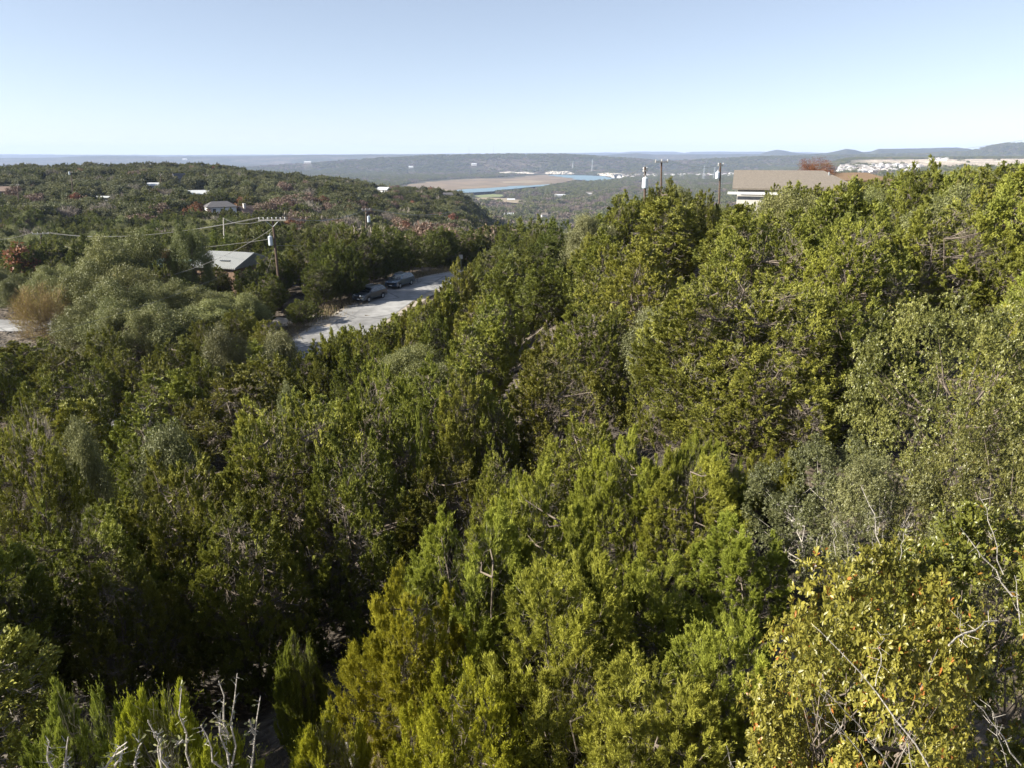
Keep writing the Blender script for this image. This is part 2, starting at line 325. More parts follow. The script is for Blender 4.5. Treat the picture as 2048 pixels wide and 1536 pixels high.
# ------------------------------------------------------------------ the ground sheet
def make_ground():
    az = np.radians(np.unique(np.r_[np.linspace(-180, -48, 34), np.linspace(-48, 48, 820), np.linspace(48, 180, 34)]))[:-1]
    r = np.r_[0.15, np.geomspace(0.4, 160, 330), np.geomspace(162, 19800, 420)]
    A, Rr = np.meshgrid(az, r); x = Rr * np.sin(A); y = Rr * np.cos(A)
    z = np.empty_like(x); z[:] = ground(x.ravel(), y.ravel()).reshape(x.shape)
    nA = len(az); nR = len(r)
    V = np.c_[x.ravel(), y.ravel(), z.ravel()]
    i, j = np.meshgrid(np.arange(nR - 1), np.arange(nA), indexing='ij'); j2 = (j + 1) % nA
    Fq = np.c_[(i*nA + j).ravel(), ((i+1)*nA + j).ravel(), ((i+1)*nA + j2).ravel(), (i*nA + j2).ravel()][:, ::-1]
    X = V[:, 0]; Y = V[:, 1]; D = np.hypot(X, Y)
    soil = np.array([0.095, 0.072, 0.05]); grey = np.array([0.14, 0.125, 0.11]); wood = np.array([0.052, 0.056, 0.032]); brush = np.array([0.13, 0.10, 0.075])
    n1 = fbm(X / 3, Y / 3, 21, 3)[:, None]; n2 = np.clip((fbm(X / 260, Y / 260, 31, 5)[:, None] - .48) * 5, 0, 1)
    c = soil * (1 - n1) + grey * n1
    k = np.clip((D - 110) / 60, 0, 1)[:, None]; c = c * (1 - k) + (wood * 1.0) * k
    k = (np.clip((D - 900) / 600, 0, 1) * np.clip(1 - (V[:, 2] + 60) / 70, 0, 1))[:, None]; c = c * (1 - k * n2 * .75) + brush * k * n2 * .75
    far = np.clip((D - 9000) / 3000, 0, 1)[:, None]; c = c * (1 - far) + np.array([0.05, 0.055, 0.045]) * far
    # cleared pale ground of the new estate on the far right hill
    px = 1024 + np.clip(X / np.maximum(Y, 1), -2, 2) * F * 1.052
    n3 = fbm(X / 90, Y / 45, 41, 4)
    cl = ((px > 1700) & (Y > 2650) & (Y < 3350) & (n3 < .78)).astype(float) * np.clip((px - 1690) / 60, 0, 1)
    cl = np.maximum(cl, ((px > 1800) & (Y > 2250) & (Y < 3350) & (n3 < .78)).astype(float))[:, None]
    c = c * (1 - cl) + (np.array([0.44, 0.37, 0.29]) * (0.75 + .6 * fbm(X / 60, Y / 30, 43, 3)[:, None])) * cl
    me = mesh_np('ground', V, Fq, col=np.c_[c, np.ones(len(c))])
    me.shade_smooth()
    o = obj('ground', me, M['ground']); o['kind'] = 'structure'
    return o
make_ground()

def sheet(name, q, w0, w1, mat, lift, kind='structure'):
    """a strip along polyline q from offset w0 to w1, draped on the ground"""
    t = np.gradient(q, axis=0); t /= np.linalg.norm(t, axis=1)[:, None]; n_ = np.c_[-t[:, 1], t[:, 0]]
    ws = np.linspace(w0, w1, 9); P = []
    for w in ws: P.append(q + n_ * w)
    P = np.stack(P, 1); z = ground(P[..., 0], P[..., 1]) + lift
    V = np.c_[P.reshape(-1, 2), z.ravel()]; n, k = P.shape[:2]
    i, j = np.meshgrid(np.arange(n - 1), np.arange(k - 1), indexing='ij')
    Fq = np.c_[(i*k + j).ravel(), ((i+1)*k + j).ravel(), ((i+1)*k + j + 1).ravel(), (i*k + j + 1).ravel()]
    o = obj(name, mesh_np(name, V, Fq), mat); o['kind'] = kind
    return o
M['asphalt'] = simple('worn_asphalt', (0.25, 0.245, 0.24), 0.9, noise=0.28, scale=0.9, bump=0.2)
M['gravel'] = simple('caliche_gravel', (0.33, 0.285, 0.23), 0.95, noise=0.25, scale=1.6, bump=0.4)
am = M['asphalt'].node_tree; ab = am.nodes['Principled BSDF']; src_ = ab.inputs['Base Color'].links[0].from_socket
vo = N(am, 'ShaderNodeTexVoronoi', feature='DISTANCE_TO_EDGE'); vo.inputs['Scale'].default_value = .16; tcn = N(am, 'ShaderNodeTexCoord'); nw = N(am, 'ShaderNodeTexNoise'); nw.inputs['Scale'].default_value = .5
mw = N(am, 'ShaderNodeMix', data_type='RGBA'); mw.inputs['Factor'].default_value = .35; am.links.new(tcn.outputs['Object'], nw.inputs['Vector']); am.links.new(tcn.outputs['Object'], mw.inputs['A']); am.links.new(nw.outputs['Color'], mw.inputs['B']); am.links.new(tcn.outputs['Object'], vo.inputs['Vector'])
gt_ = N(am, 'ShaderNodeMapRange'); gt_.inputs['From Min'].default_value = .008; gt_.inputs['From Max'].default_value = .02; gt_.inputs['To Min'].default_value = .55; am.links.new(vo.outputs['Distance'], gt_.inputs['Value'])
n2_ = N(am, 'ShaderNodeTexNoise'); n2_.inputs['Scale'].default_value = .22; n2_.inputs['Detail'].default_value = 6; am.links.new(tcn.outputs['Object'], n2_.inputs['Vector']); m2_ = N(am, 'ShaderNodeMapRange'); m2_.inputs['From Min'].default_value = .35; m2_.inputs['From Max'].default_value = .65; m2_.inputs['To Min'].default_value = .72; m2_.inputs['To Max'].default_value = 1.15; am.links.new(n2_.outputs['Fac'], m2_.inputs['Value'])
mm_ = N(am, 'ShaderNodeMath', operation='MULTIPLY'); am.links.new(gt_.outputs[0], mm_.inputs[0]); am.links.new(m2_.outputs[0], mm_.inputs[1]); sc2 = N(am, 'ShaderNodeVectorMath', operation='SCALE'); am.links.new(src_, sc2.inputs[0]); am.links.new(mm_.outputs[0], sc2.inputs['Scale']); am.links.new(sc2.outputs[0], ab.inputs['Base Color'])
sheet('road', resample(RC, 220), -3.2, 3.2, M['asphalt'], 0.06)
sheet('gravel_shoulder', resample(RC, 220), -3.7, 4.4, M['gravel'], 0.03)
sheet('lane', resample(DRV, 80), -2.6, 2.6, M['asphalt'], 0.05)
# pale driveway apron meeting the road on the left
ap = resample([(-19.0, 74.4), (-23.5, 75.0), (-29, 77.5), (-36, 80)], 40)
sheet('driveway', ap, -2.2, 2.0, M['gravel'], 0.075)

# ------------------------------------------------------------------ foliage generators (all numpy)
def rnd(rng, n): return rng.random(n)
def unit(a): return a / np.maximum(np.linalg.norm(a, axis=-1, keepdims=True), 1e-9)
def kites(rng, P, D, L, W, v, droop=0.0, fold=False, up=None):
    """one leaf or sprig per point: a kite from P along D, its face turned towards up"""
    n = len(P); S = unit(np.cross(D, unit(rng.normal(size=(n, 3))) if up is None else up))
    L = np.broadcast_to(L, n)[:, None]; W = np.broadcast_to(W, n)[:, None]
    mid = P + D * L * .45; tip = P + D * L; tip[:, 2] -= (droop * L[:, 0])
    if not fold:
        V = np.stack([P, mid + S * W / 2, tip, mid - S * W / 2], 1).reshape(-1, 3)
        Fq = np.arange(4 * n).reshape(n, 4)
        return V, Fq, v
    Nn = unit(np.cross(D, S)); q = P + D * L * .75
    a0 = P; a1 = P + D*L*.35 + S*W*.42 + Nn*W*.14; a2 = q + S*W*.40 + Nn*W*.14; a3 = tip; a4 = q - S*W*.40 + Nn*W*.14; a5 = P + D*L*.35 - S*W*.42 + Nn*W*.14
    V = np.stack([a0, a1, a2, a3, a4, a5], 1).reshape(-1, 3); b = np.arange(n)[:, None] * 6
    Fq = np.concatenate([b + [0, 1, 2, 3], b + [0, 3, 4, 5]], 0)
    return V, Fq, np.r_[v, v]
def env_points(rng, n, H, Rr, low=.14, round_=.7, asym=.18):
    ph = rng.random(n) * 2 * np.pi; t = rng.random(n) ** .85
    prof = np.sin(np.pi * np.clip(t * .80 + .16, 0, 1)) ** round_
    k = 1 + asym * np.sin(ph * 2 + rng.random() * 6) + asym * .7 * np.sin(ph * 3 + rng.random() * 6) + rng.normal(0, .07, n)
    r = Rr * prof * k
    return np.c_[r * np.cos(ph), r * np.sin(ph), H * (low + (1 - low) * t) + rng.normal(0, .02 * H, n)], ph, t
def juniper_crown(seed, H=5.5, Rr=2.1, nB=14, nl=560, nb=8, ns=22, L=.10, W=.044, up=.9, tips=False, lobe=(.06, .12), fat=.38, low=.08, big=.34, coh=.75, droop=.55, dead=.03):
    rng = np.random.default_rng(seed)
    # solid spires standing side by side, many small plumes on their outsides, then sprigs on the plumes
    ph = np.arange(nB) * 2.4 + rng.normal(0, .35, nB); rr0 = np.sqrt((np.arange(nB) + .3) / nB) * (.85 + .3 * rng.random(nB))
    asy = 1 + .22 * np.sin(ph + rng.random() * 6) + .12 * np.sin(2 * ph + rng.random() * 6)
    br = Rr * big * (.75 + .6 * rng.random(nB))
    cr = (Rr - br * .8) * np.clip(rr0, 0, 1) * asy
    top = H * (1 - droop * np.clip(rr0, 0, 1) ** 2.2 * (.7 + .5 * rng.random(nB))); bot = H * low + .12 * H * rng.random(nB) * (1 + rr0)
    hh = np.maximum((top - bot) / 2, br * .9); zc = top - hh
    w = br * hh; k = rng.choice(nB, nl, p=w / w.sum())
    dd = unit(rng.normal(size=(nl, 3)) + np.c_[np.cos(ph), np.sin(ph), np.full(nB, .35)][k] * .55)
    zz = rng.uniform(-1, 1, nl) ** 1; dd[:, 2] = 0; dd = unit(dd) * np.sqrt(1 - zz ** 2 * .96)[:, None]; dd[:, 2] = zz
    wob = .80 + .38 * rng.random(nl)
    egg = (1 - .30 * zz)
    T = np.c_[np.cos(ph) * cr, np.sin(ph) * cr, zc][k] + np.c_[dd[:, 0] * br[k] * wob * egg, dd[:, 1] * br[k] * wob * egg, dd[:, 2] * hh[k] * (.9 + .12 * rng.random(nl))]
    T[:, :2] += np.c_[np.cos(ph), np.sin(ph)][k] * ((zz + 1) * .5 * br[k] * .35)[:, None]
    dd = unit(dd * np.array([1, 1, .5]))
    d = unit(dd * np.array([1, 1, .3]) * .75 + np.array([0, 0, up]) * (.7 + .5 * rng.random(nB))[k][:, None] + rng.normal(0, .22, (nl, 3)))
    ln = H * (lobe[0] + (lobe[1] - lobe[0]) * rng.random(nl)) * (.65 + .7 * rng.random(nB))[k] * (.75 + .5 * rng.random(nl)); B = T - d * ln[:, None]
    li = np.repeat(np.arange(nl), nb); m = len(li); s = rng.random(m) ** .75
    a0 = unit(np.cross(d[li], unit(rng.normal(size=(m, 3)))) + dd[li] * .25)
    rad = ln[li] * fat * (np.sin(np.pi * np.clip(s * .80 + .14, 0, 1)) ** .8) * (.7 + .5 * rng.random(m))
    bp = B[li] + d[li] * (ln[li] * s)[:, None]; bd = unit(a0 * .8 + d[li] * (.6 + .5 * s)[:, None] + rng.normal(0, .15, (m, 3)))
    bi = np.repeat(np.arange(m), ns); q = rng.random(len(bi)) ** .6; n = len(bi)
    P = bp[bi] + bd[bi] * (rad[bi] * q)[:, None] + (q ** 2 * .35)[:, None] * d[li][bi] * rad[bi][:, None] + rng.normal(0, 1, (n, 3)) * (rad[bi] * .12)[:, None]
    D = unit(bd[bi] * .5 + d[li][bi] * .65 + rng.normal(0, .36, (n, 3)))
    upv = unit((a0[bi] * .8 + dd[li][bi] * .5) * coh + rng.normal(0, .45, (n, 3)))
    tone = rng.random(nl)
    v = np.clip(.30 * rng.random(n) + .30 * q + .40 * tone[li][bi], 0, 1)
    V, Fq, vv = kites(rng, P, D, L * (.6 + .8 * rng.random(n)), W * (.7 + .6 * rng.random(n)), v, up=upv)
    if dead:   # grey dead twigs inside the crown, in patches
        nd = int(n * dead); kd = rng.choice(nB, nd, p=(lambda q: q / q.sum())(rng.random(nB) ** 3 + .05)); sd = unit(rng.normal(size=(nd, 3)))
        Pd = np.c_[np.cos(ph) * cr, np.sin(ph) * cr, zc][kd] + sd * np.c_[br, br, hh][kd] * (.45 + .5 * rng.random(nd))[:, None]
        V2, F2, v2 = kites(rng, Pd, unit(sd + rng.normal(0, .7, (nd, 3))), L * 2.6 * (.5 + rng.random(nd)), W * .38, np.full(nd, 1.6))
        Fq = np.r_[Fq, F2 + len(V)]; V = np.r_[V, V2]; vv = np.r_[vv, v2]
    if tips:   # thin whip-like shoots standing out of the plume ends
        nt_ = nl * 4; k2 = rng.integers(0, nl, nt_); st = T[k2] - d[k2] * (ln[k2] * rng.random(nt_) * .5)[:, None] + rng.normal(0, .02, (nt_, 3))
        dd2 = unit(d[k2] + rng.normal(0, .34, (nt_, 3))); LL = .07 + .16 * rng.random(nt_)
        ii = np.repeat(np.arange(nt_), 11); q = rng.random(len(ii))
        P2 = st[ii] + dd2[ii] * (LL[ii] * q * 1.25)[:, None]; P2[:, 0] += (LL[ii] * q ** 2 * .30); P2[:, 2] -= LL[ii] * q ** 3 * .22
        D2 = unit(dd2[ii] + rng.normal(0, .35, (len(ii), 3)))
        V2, F2, v2 = kites(rng, P2, D2, L * .7 * (1 - .4 * q), W * .7, np.clip(.45 + .5 * rng.random(len(ii)), 0, .96))
        Fq = np.r_[Fq, F2 + len(V)]; V = np.r_[V, V2]; vv = np.r_[vv, v2]
    sel = rng.choice(nl, min(nl, 110), replace=False)
    return V, Fq, vv, B[sel], T[sel]
def oak_crown(seed, H=5.0, Rr=2.4, nl=70, n_leaf=52000, L=.075, W=.034, low=.22, blob=.20, fold=False, tw=0.0):
    rng = np.random.default_rng(seed)
    T, ph, t = env_points(rng, nl, H * .96, Rr * .88, low=low, round_=.5, asym=.15)
    T[rng.random(nl) < .2, :2] *= .55
    br = H * blob * (.35 + 1.05 * rng.random(nl) ** 1.4)
    # sub-blobs give the cauliflower outline
    nsb = 9; k = np.repeat(np.arange(nl), nsb); dd = unit(rng.normal(size=(len(k), 3)) + np.array([0, 0, .5]))
    C = T[k] + dd * (br[k] * .62)[:, None]; r2 = br[k] * .42 * (.6 + .8 * rng.random(len(k)))
    w = r2 ** 2; w /= w.sum(); i = rng.choice(len(k), n_leaf, p=w)
    d2 = unit(rng.normal(size=(n_leaf, 3)) + np.array([0, 0, .25])); rr = r2[i] * (rng.random(n_leaf) ** .34) * (1 + .25 * (rng.random(n_leaf) < .15))
    P = C[i] + d2 * rr[:, None]
    D = unit(np.cross(d2, unit(rng.normal(size=(n_leaf, 3)))) + d2 * .5 + rng.normal(0, .3, (n_leaf, 3)))
    upv = unit(d2 + rng.normal(0, .38, (n_leaf, 3))); tone = rng.random(len(k))
    v = np.clip(.5 * rng.random(n_leaf) + .5 * tone[i], 0, 1)
    V, Fq, vv = kites(rng, P, D, L * (.6 + .7 * rng.random(n_leaf)), W * (.7 + .6 * rng.random(n_leaf)), v, fold=fold, up=upv)
    return V, Fq, vv, T - T * np.array([.35, .35, .12]), T
def bare_crown(seed, H=3.5, Rr=2.0, nl=120, ns=160, L=.34, W=.016, low=.12):
    rng = np.random.default_rng(seed)
    T, ph, t = env_points(rng, nl, H, Rr, low=low, round_=.5)
    B = T * np.array([.45, .45, .55]); d = unit(T - B + np.c_[np.zeros((nl, 2)), np.full(nl, .5)])
    k = np.repeat(np.arange(nl), ns); n = len(k); q = rng.random(n) ** .6
    P = B[k] + (T - B)[k] * q[:, None] + rng.normal(0, .16, (n, 3)) * (Rr / 2)
    D = unit(d[k] + rng.normal(0, .55, (n, 3)))
    V, Fq, vv = kites(rng, P, D, L * (.5 + rng.random(n)), W, rng.random(n))
    return V, Fq, vv, B, T
def trunk_mb(seed, H, B, T, n_stem=3, r0=.12, n_limb=40, twigs=120, spread=.35, sides=5):
    rng = random.Random(seed); mb = MB(); stems = []
    for k in range(n_stem):
        a = rng.uniform(0, 6.28); sp = spread * H * rng.uniform(.3, 1); hh = H * rng.uniform(.55, .85)
        pts = []
        for i in range(7):
            q = i / 6; w = rng.uniform(-.04, .04) * H
            pts.append(Vector((math.cos(a) * sp * q ** 1.3 + w * q, math.sin(a) * sp * q ** 1.3 + rng.uniform(-.04, .04) * H * q, -.25 + (hh + .25) * q)))
        stems.append(pts); mb.tube(pts, [r0 * (1 - .8 * i / 6) * (1 - .15 * k) for i in range(7)], sides)
    idx = list(range(len(B))); rng.shuffle(idx)
    for i in idx[:n_limb]:
        b = Vector(B[i]); tp = Vector(T[i]); best = min((p for s in stems for p in s[1:]), key=lambda p: (p - b).length + max(0, p.z - b.z) * 1.5)
        mid = (best + b) / 2 + Vector((rng.uniform(-.1, .1), rng.uniform(-.1, .1), -.05)) * H * .3
        e = b.lerp(tp, .75)
        mb.tube([best, mid, b, e], [r0 * .34, r0 * .26, r0 * .17, r0 * .05], 4, cap=False)
        for _ in range(max(1, twigs // max(n_limb, 1))):
            s = mid.lerp(b, rng.random()); dr = Vector((rng.gauss(0, 1), rng.gauss(0, 1), rng.gauss(.1, .8))).normalized() * H * rng.uniform(.05, .13)
            mb.tube([s, s + dr * .5 + Vector((0, 0, .02 * H * rng.gauss(0, 1))), s + dr], [r0 * .07, r0 * .05, r0 * .02], 3, cap=False)
    return mb
def rosette_crown(seed, H, Rr, nl=130, n_ros=7600, L=.056, W=.022, bs=1.0, low=.30, per=9):
    rng = np.random.default_rng(seed)
    T, ph, t = env_points(rng, nl, H * .97, Rr * .92, low=low, round_=.40, asym=.16)
    T[rng.random(nl) < .15, :2] *= .7
    br = bs * (.14 + .24 * rng.random(nl)); k = rng.integers(0, nl, n_ros)
    dd = unit(rng.normal(size=(n_ros, 3)) + np.array([0, 0, .45]))
    C = T[k] + dd * (br[k] * rng.random(n_ros) ** .4)[:, None]; ax = unit(dd + np.array([0, 0, .5]) + rng.normal(0, .35, (n_ros, 3)))
    i = np.repeat(np.arange(n_ros), per); n = len(i)
    u = unit(np.cross(ax, unit(rng.normal(size=(n_ros, 3))))); w = np.cross(ax, u)
    an = np.tile(np.arange(per) * 2.4, n_ros) + rng.normal(0, .25, n); op = .35 + .95 * rng.random(n)
    D = unit(ax[i] * np.cos(op)[:, None] + (u[i] * np.cos(an)[:, None] + w[i] * np.sin(an)[:, None]) * np.sin(op)[:, None])
    P = C[i] - ax[i] * (rng.random(n) * .035)[:, None] + rng.normal(0, .003, (n, 3))
    # leaf blade: 3 cross sections, wider towards the tip, folded on the midrib
    sd = unit(np.cross(D, ax[i] + rng.normal(0, .2, (n, 3)))); nn = np.cross(sd, D); sc_ = (.65 + .55 * rng.random(n))[:, None]
    Lx = L * sc_; Wx = W * sc_ * (.85 + .3 * rng.random(n))[:, None]; cv = (.10 + .18 * rng.random(n))[:, None]
    def pt(a, b, c): return P + D * Lx * a + sd * Wx * b + nn * Wx * c - nn * Lx * cv * a * a
    V = np.stack([pt(0, 0, 0), pt(.35, .33, .12), pt(.72, .48, .16), pt(1, 0, 0), pt(.72, -.48, .16), pt(.35, -.33, .12), pt(.36, 0, 0), pt(.72, 0, 0)], 1).reshape(-1, 3)
    b = np.arange(n)[:, None] * 8
    Fq = np.concatenate([b + [0, 1, 6, 6], b + [0, 6, 5, 5]], 0)
    Fq = np.concatenate([b + [6, 1, 2, 7], b + [5, 6, 7, 4], b + [7, 2, 3, 4], b + [0, 1, 6, 5]], 0)
    v0 = np.repeat(rng.random(n_ros), per) * .5 + .5 * rng.random(n)
    return V, Fq, np.tile(v0, 4), T * np.array([.6, .6, .8]), T
PROTO = {}; TINT = {}
def tinted(me, mk):
    if (me.name, mk) not in TINT:
        c = me.copy(); c.materials.clear(); c.materials.append(M[mk]); TINT[(me.name, mk)] = c
    return TINT[(me.name, mk)]
def proto(name, gen, H, mat, bark=None, **kw):
    tk = kw.pop('trunk', {})
    V, Fq, v, B, T = gen
    me = mesh_np(name + '_crown', V, Fq, v); me.materials.append(mat)
    tm = trunk_mb(hash(name) % 1 + len(PROTO) * 13 + 5, H, B, T, **tk)
    tme = bpy.data.meshes.new(name + '_trunk'); tme.from_pydata(tm.v, [], tm.f); tme.update(); tme.materials.append(bark or M['bark'])
    rad = float(np.percentile(np.hypot(V[:, 0], V[:, 1]), 97)); top = float(np.percentile(V[:, 2], 99.7))
    PROTO[name] = (me, tme, top, rad)

HD = 1.0
for k in range(6):
    rr = [2.2, 1.85, 2.6, 2.1, 1.6, 2.4][k]
    proto(f'jm{k}', juniper_crown(100 + k, H=5.5, Rr=rr, nB=[15, 11, 19, 13, 8, 17][k], nl=int(290 * rr), nb=7, ns=int(22 * HD), up=[.9, 1.2, .7, .9, 1.4, .8][k]),
          5.5, M['jun'], trunk=dict(n_stem=3, r0=.10, n_limb=50, twigs=420, spread=.16))
for k in range(4):   # junipers 10 to 28 m away: the same trees with finer sprays
    rr = [2.3, 1.9, 2.7, 2.1][k]
    proto(f'jn{k}', juniper_crown(150 + k, H=5.5, Rr=rr, nB=[15, 11, 20, 13][k], nl=int(430 * rr), nb=9, ns=24, L=.068, W=.026, up=[1.0, 1.3, .9, 1.1][k], lobe=(.05, .10), fat=.30, big=.32, droop=.5),
          5.5, M['jun'], trunk=dict(n_stem=3, r0=.08, n_limb=70, twigs=1500, spread=.14))
for k in range(3):   # close junipers with fine sprays
    rr = [1.2, 1.0, 1.4, 1.1][k]
    proto(f'jh{k}', juniper_crown(200 + k, H=3.4, Rr=rr, nB=[8, 6, 10, 7][k], nl=int(430 * rr), nb=13, ns=54, L=.052, W=.0088, up=1.6, tips=True, lobe=(.06, .13), fat=.28, low=.04, big=[.44, .50, .40, .48][k], droop=.42, dead=.012),
          3.4, M['jun_hero'], trunk=dict(n_stem=3, r0=.045, n_limb=46, twigs=300, spread=.12))
proto('jl0', juniper_crown(230, H=1.7, Rr=1.0, nB=12, nl=520, nb=12, ns=46, L=.050, W=.0088, up=1.3, tips=True, lobe=(.10, .2), fat=.30, low=.02, big=.36, droop=.45), 1.7, M['jun_hero'], trunk=dict(n_stem=3, r0=.03, n_limb=30, twigs=200, spread=.2))
PROTO['jl1'] = PROTO['jl0']; PROTO['jy1'] = PROTO['jh2']      # the same trees, yellower: the colour is set on the tree
for k in range(3):
    proto(f'om{k}', oak_crown(300 + k, H=5.0, Rr=[2.6, 2.2, 3.0][k], n_leaf=56000, L=.11, W=.058), 5.0, M['oak'], trunk=dict(n_stem=3, r0=.13, n_limb=36, twigs=200))
for k in range(2):
    proto(f'op{k}', oak_crown(320 + k, H=4.0, Rr=[1.9, 1.6][k], nl=60, n_leaf=46000, L=.095, W=.048), 4.0, M['oak_pale'], M['bark_pale'], trunk=dict(n_stem=3, r0=.09, n_limb=40, twigs=260))
proto('oh0', rosette_crown(340, 4.6, 2.4, nl=300, n_ros=12500, L=.058, W=.0215, bs=1.15, low=.16, per=8), 4.6, M['oak_mid'], M['bark'], trunk=dict(n_stem=3, r0=.08, n_limb=50, twigs=400, spread=.18))
proto('oh1', rosette_crown(341, 2.9, 1.35, nl=170, n_ros=9500, L=.040, W=.0145, bs=.75, low=.12, per=8), 2.9, M['oak_grey'], M['bark_pale'], trunk=dict(n_stem=4, r0=.035, n_limb=50, twigs=500, spread=.2))
proto('rm0', oak_crown(350, H=5.0, Rr=2.2, n_leaf=26000, L=.09, W=.05), 5.0, M['red'], trunk=dict(n_stem=2, r0=.12, n_limb=36, twigs=200))
proto('bb0', bare_crown(360, H=4.4, Rr=2.6, W=.022), 4.4, M['twig_brown'], trunk=dict(n_stem=5, r0=.07, n_limb=90, twigs=500))
proto('bg0', bare_crown(361, H=3.0, Rr=1.5, ns=120, W=.013, L=.26), 3.0, M['twig'], M['bark_pale'], trunk=dict(n_stem=6, r0=.04, n_limb=90, twigs=600))
# far prototypes: coarse leaf clumps, seen at 130 m and more
for k in range(4):
    proto(f'jf{k}', juniper_crown(400 + k, H=5.5, Rr=[2.3, 2.0, 2.6, 2.9][k], nB=12, nl=260, nb=4, ns=7, L=.30, W=.17, lobe=(.08, .14)), 5.5, M['jun_far'], trunk=dict(n_stem=1, r0=.12, n_limb=3, twigs=3, sides=4))
for k in range(2):
    proto(f'of{k}', oak_crown(420 + k, H=5.5, Rr=3.0, nl=50, n_leaf=6500, L=.30, W=.19), 5.5, M['oak_far'], trunk=dict(n_stem=1, r0=.12, n_limb=3, twigs=3, sides=4))
proto('rf0', oak_crown(430, H=5.0, Rr=2.8, nl=40, n_leaf=2200, L=.40, W=.24), 5.0, M['red'], trunk=dict(n_stem=1, r0=.12, n_limb=3, twigs=3, sides=4))
proto('rf1', oak_crown(431, H=5.0, Rr=2.8, nl=40, n_leaf=2200, L=.40, W=.24), 5.0, M['rust'], trunk=dict(n_stem=1, r0=.12, n_limb=3, twigs=3, sides=4))
proto('bf0', bare_crown(432, H=4.8, Rr=2.6, nl=50, ns=44, L=.8, W=.07), 4.8, M['twig'], trunk=dict(n_stem=2, r0=.1, n_limb=10, twigs=30, sides=4))

TREES = []; REST = []
DROP = set([142,152,164,171,180,185,187,189,190,193,194,207,218,219,220,221,224,226,228,229,230,231,233,234,235,237,238,239,240,244,245,247,248,251,252,254,257,258,260,261,262,266,267,268,269,271,274,275,277,278,279,280,281,282,283,284,285,287,288,289,290,293,296,297,298,301,302,303,304,305,306,309,310,312,313,314,315,316,317,319,322,323,324,328,333,335,337,338,340,341,343,345,346,348,350,354,355,356,357,358,360,361,362,363,364,365,366,367,370,371,372,373,376,377,378,381,387,388,389,390,394,395,396,398,399,400,404,405,407,408,409,410,413,415,416,420,421,422,423,425,426,427,428,429,435,438,439,440,441,442,444,447,449,451,452,453,458,462,463,465,472])
WKEEP = set([6,14,21,33,37,44,53,66,68,74,92,116,164,211,215,237,246,256,272,294,296,302,316,323,327,334,336,342,351,353,359,384,385,389,392,408,416,423,433,443,448,469,470,471,474,488,491,500,521,529,541,542,556,574,576,582,605,611,616,617,630,633,648,656,696,698,703,704,720,725,732,749,759,784,797,799,801,807,808,809,813,814,816,822,834,841,849,871,887,897,901,910,912,918,919,932,944,950,982,983,984,1010,1029,1033,1036,1053,1061,1067,1070,1081,1084,1087])
KIND = {'jm': ('juniper_tree', 'juniper'), 'jh': ('juniper_tree', 'juniper'), 'jn': ('juniper_tree', 'juniper'), 'jl': ('juniper_tree', 'juniper'), 'jy': ('juniper_tree', 'juniper'), 'om': ('oak_tree', 'oak'), 'op': ('oak_tree', 'oak'),
        'oh': ('oak_tree', 'oak'), 'rm': ('autumn_tree', 'autumn tree'), 'bb': ('bare_tree', 'bare tree'), 'bg': ('bare_shrub', 'bare shrub'),
        'jf': ('juniper_tree', 'juniper'), 'of': ('oak_tree', 'oak')}
def tree(pname, x, y, H, W=None, rz=0.0, label=None, group=None, lean=(0, 0)):
    """W = crown width in metres"""
    cm, tm, top, rad = PROTO[pname]; s = H / top; sx = s if W is None else W / (2 * rad)
    nm, cat = KIND[pname[:2]]
    if len(TREES) in DROP:          # among the smallest in view: part of the one thicket mass
        z = gz(x, y); REST.append((x, y, z - .05, s, rz, pname)); TREES.append(dict(o={'label': 1}, x=x, y=y, H=H, W=W or 2 * rad * s, p=pname, px=proj(x, y, z + H)[0], row=proj(x, y, z + H)[1])); return None
    root = empty(nm, (x, y, gz(x, y) - .05), rz, label, cat, group); root.scale = (sx, sx, s)
    root.rotation_euler = (lean[0], lean[1], rz)
    co = obj('crown', cm, parent=root); obj('trunk', tm, parent=root)
    if pname in ('jl1', 'jy1'): co.data = tinted(cm, 'jun_yellow')
    if y > 66 and pname[:2] == 'jm': co.data = tinted(cm, 'jun_mid')
    TREES.append(dict(o=root, x=x, y=y, H=H, W=W or 2 * rad * s, p=pname, px=proj(x, y, root.location.z + H)[0], row=proj(x, y, root.location.z + H)[1]))
    return root
def tree_px(pname, px, row, Y, wpx=None, rz=0.0, label=None, group=None, **kw):
    """a tree whose top is seen at (px,row) at distance Y and whose crown is wpx wide"""
    p = at(px, row, Y); H = p.z - gz(p.x, p.y); d = p.y * CP - p.z * SP
    return tree(pname, p.x, p.y, max(H, .6), None if wpx is None else wpx / F * d, rz, label, group, **kw)

import gc; gc.collect()
# ------------------------------------------------------------------ hand-placed trees of the foreground
tree_px('jh2', 950, 1040, 6.7, 430, 0.3, 'tall bright juniper plume at the left front edge of the foreground juniper clump')
tree_px('jy1', 840, 1150, 6.2, 330, 2.3, 'yellow green juniper bulging over the dark gap, leftmost of the clump')
tree_px('jh2', 1095, 962, 8.0, 400, 1.2, 'blue green juniper crowning the back of the foreground clump')
tree_px('jh0', 1115, 1108, 5.9, 400, 4.1, 'grey green juniper in the middle of the foreground clump')
tree_px('jh2', 1262, 878, 10.2, 260, 0.9, 'pointed dark green juniper behind the foreground clump, beside the shaded hollow')
tree_px('jh1', 1395, 915, 9.4, 230, 5.0, 'yellowish juniper with a thin leader, before the bare dirt patch')
tree_px('jh1', 1500, 1030, 7.6, 210, 2.0, 'small pointed juniper touching the grey oak shrub on its right')
tree_px('jh0', 1330, 1120, 6.4, 260, 1.0, 'dark sided juniper between the clump middle and the oak shrub')
tree_px('jy1', 925, 1320, 4.9, 360, 3.3, 'golden yellow young juniper at the bottom of the foreground clump')
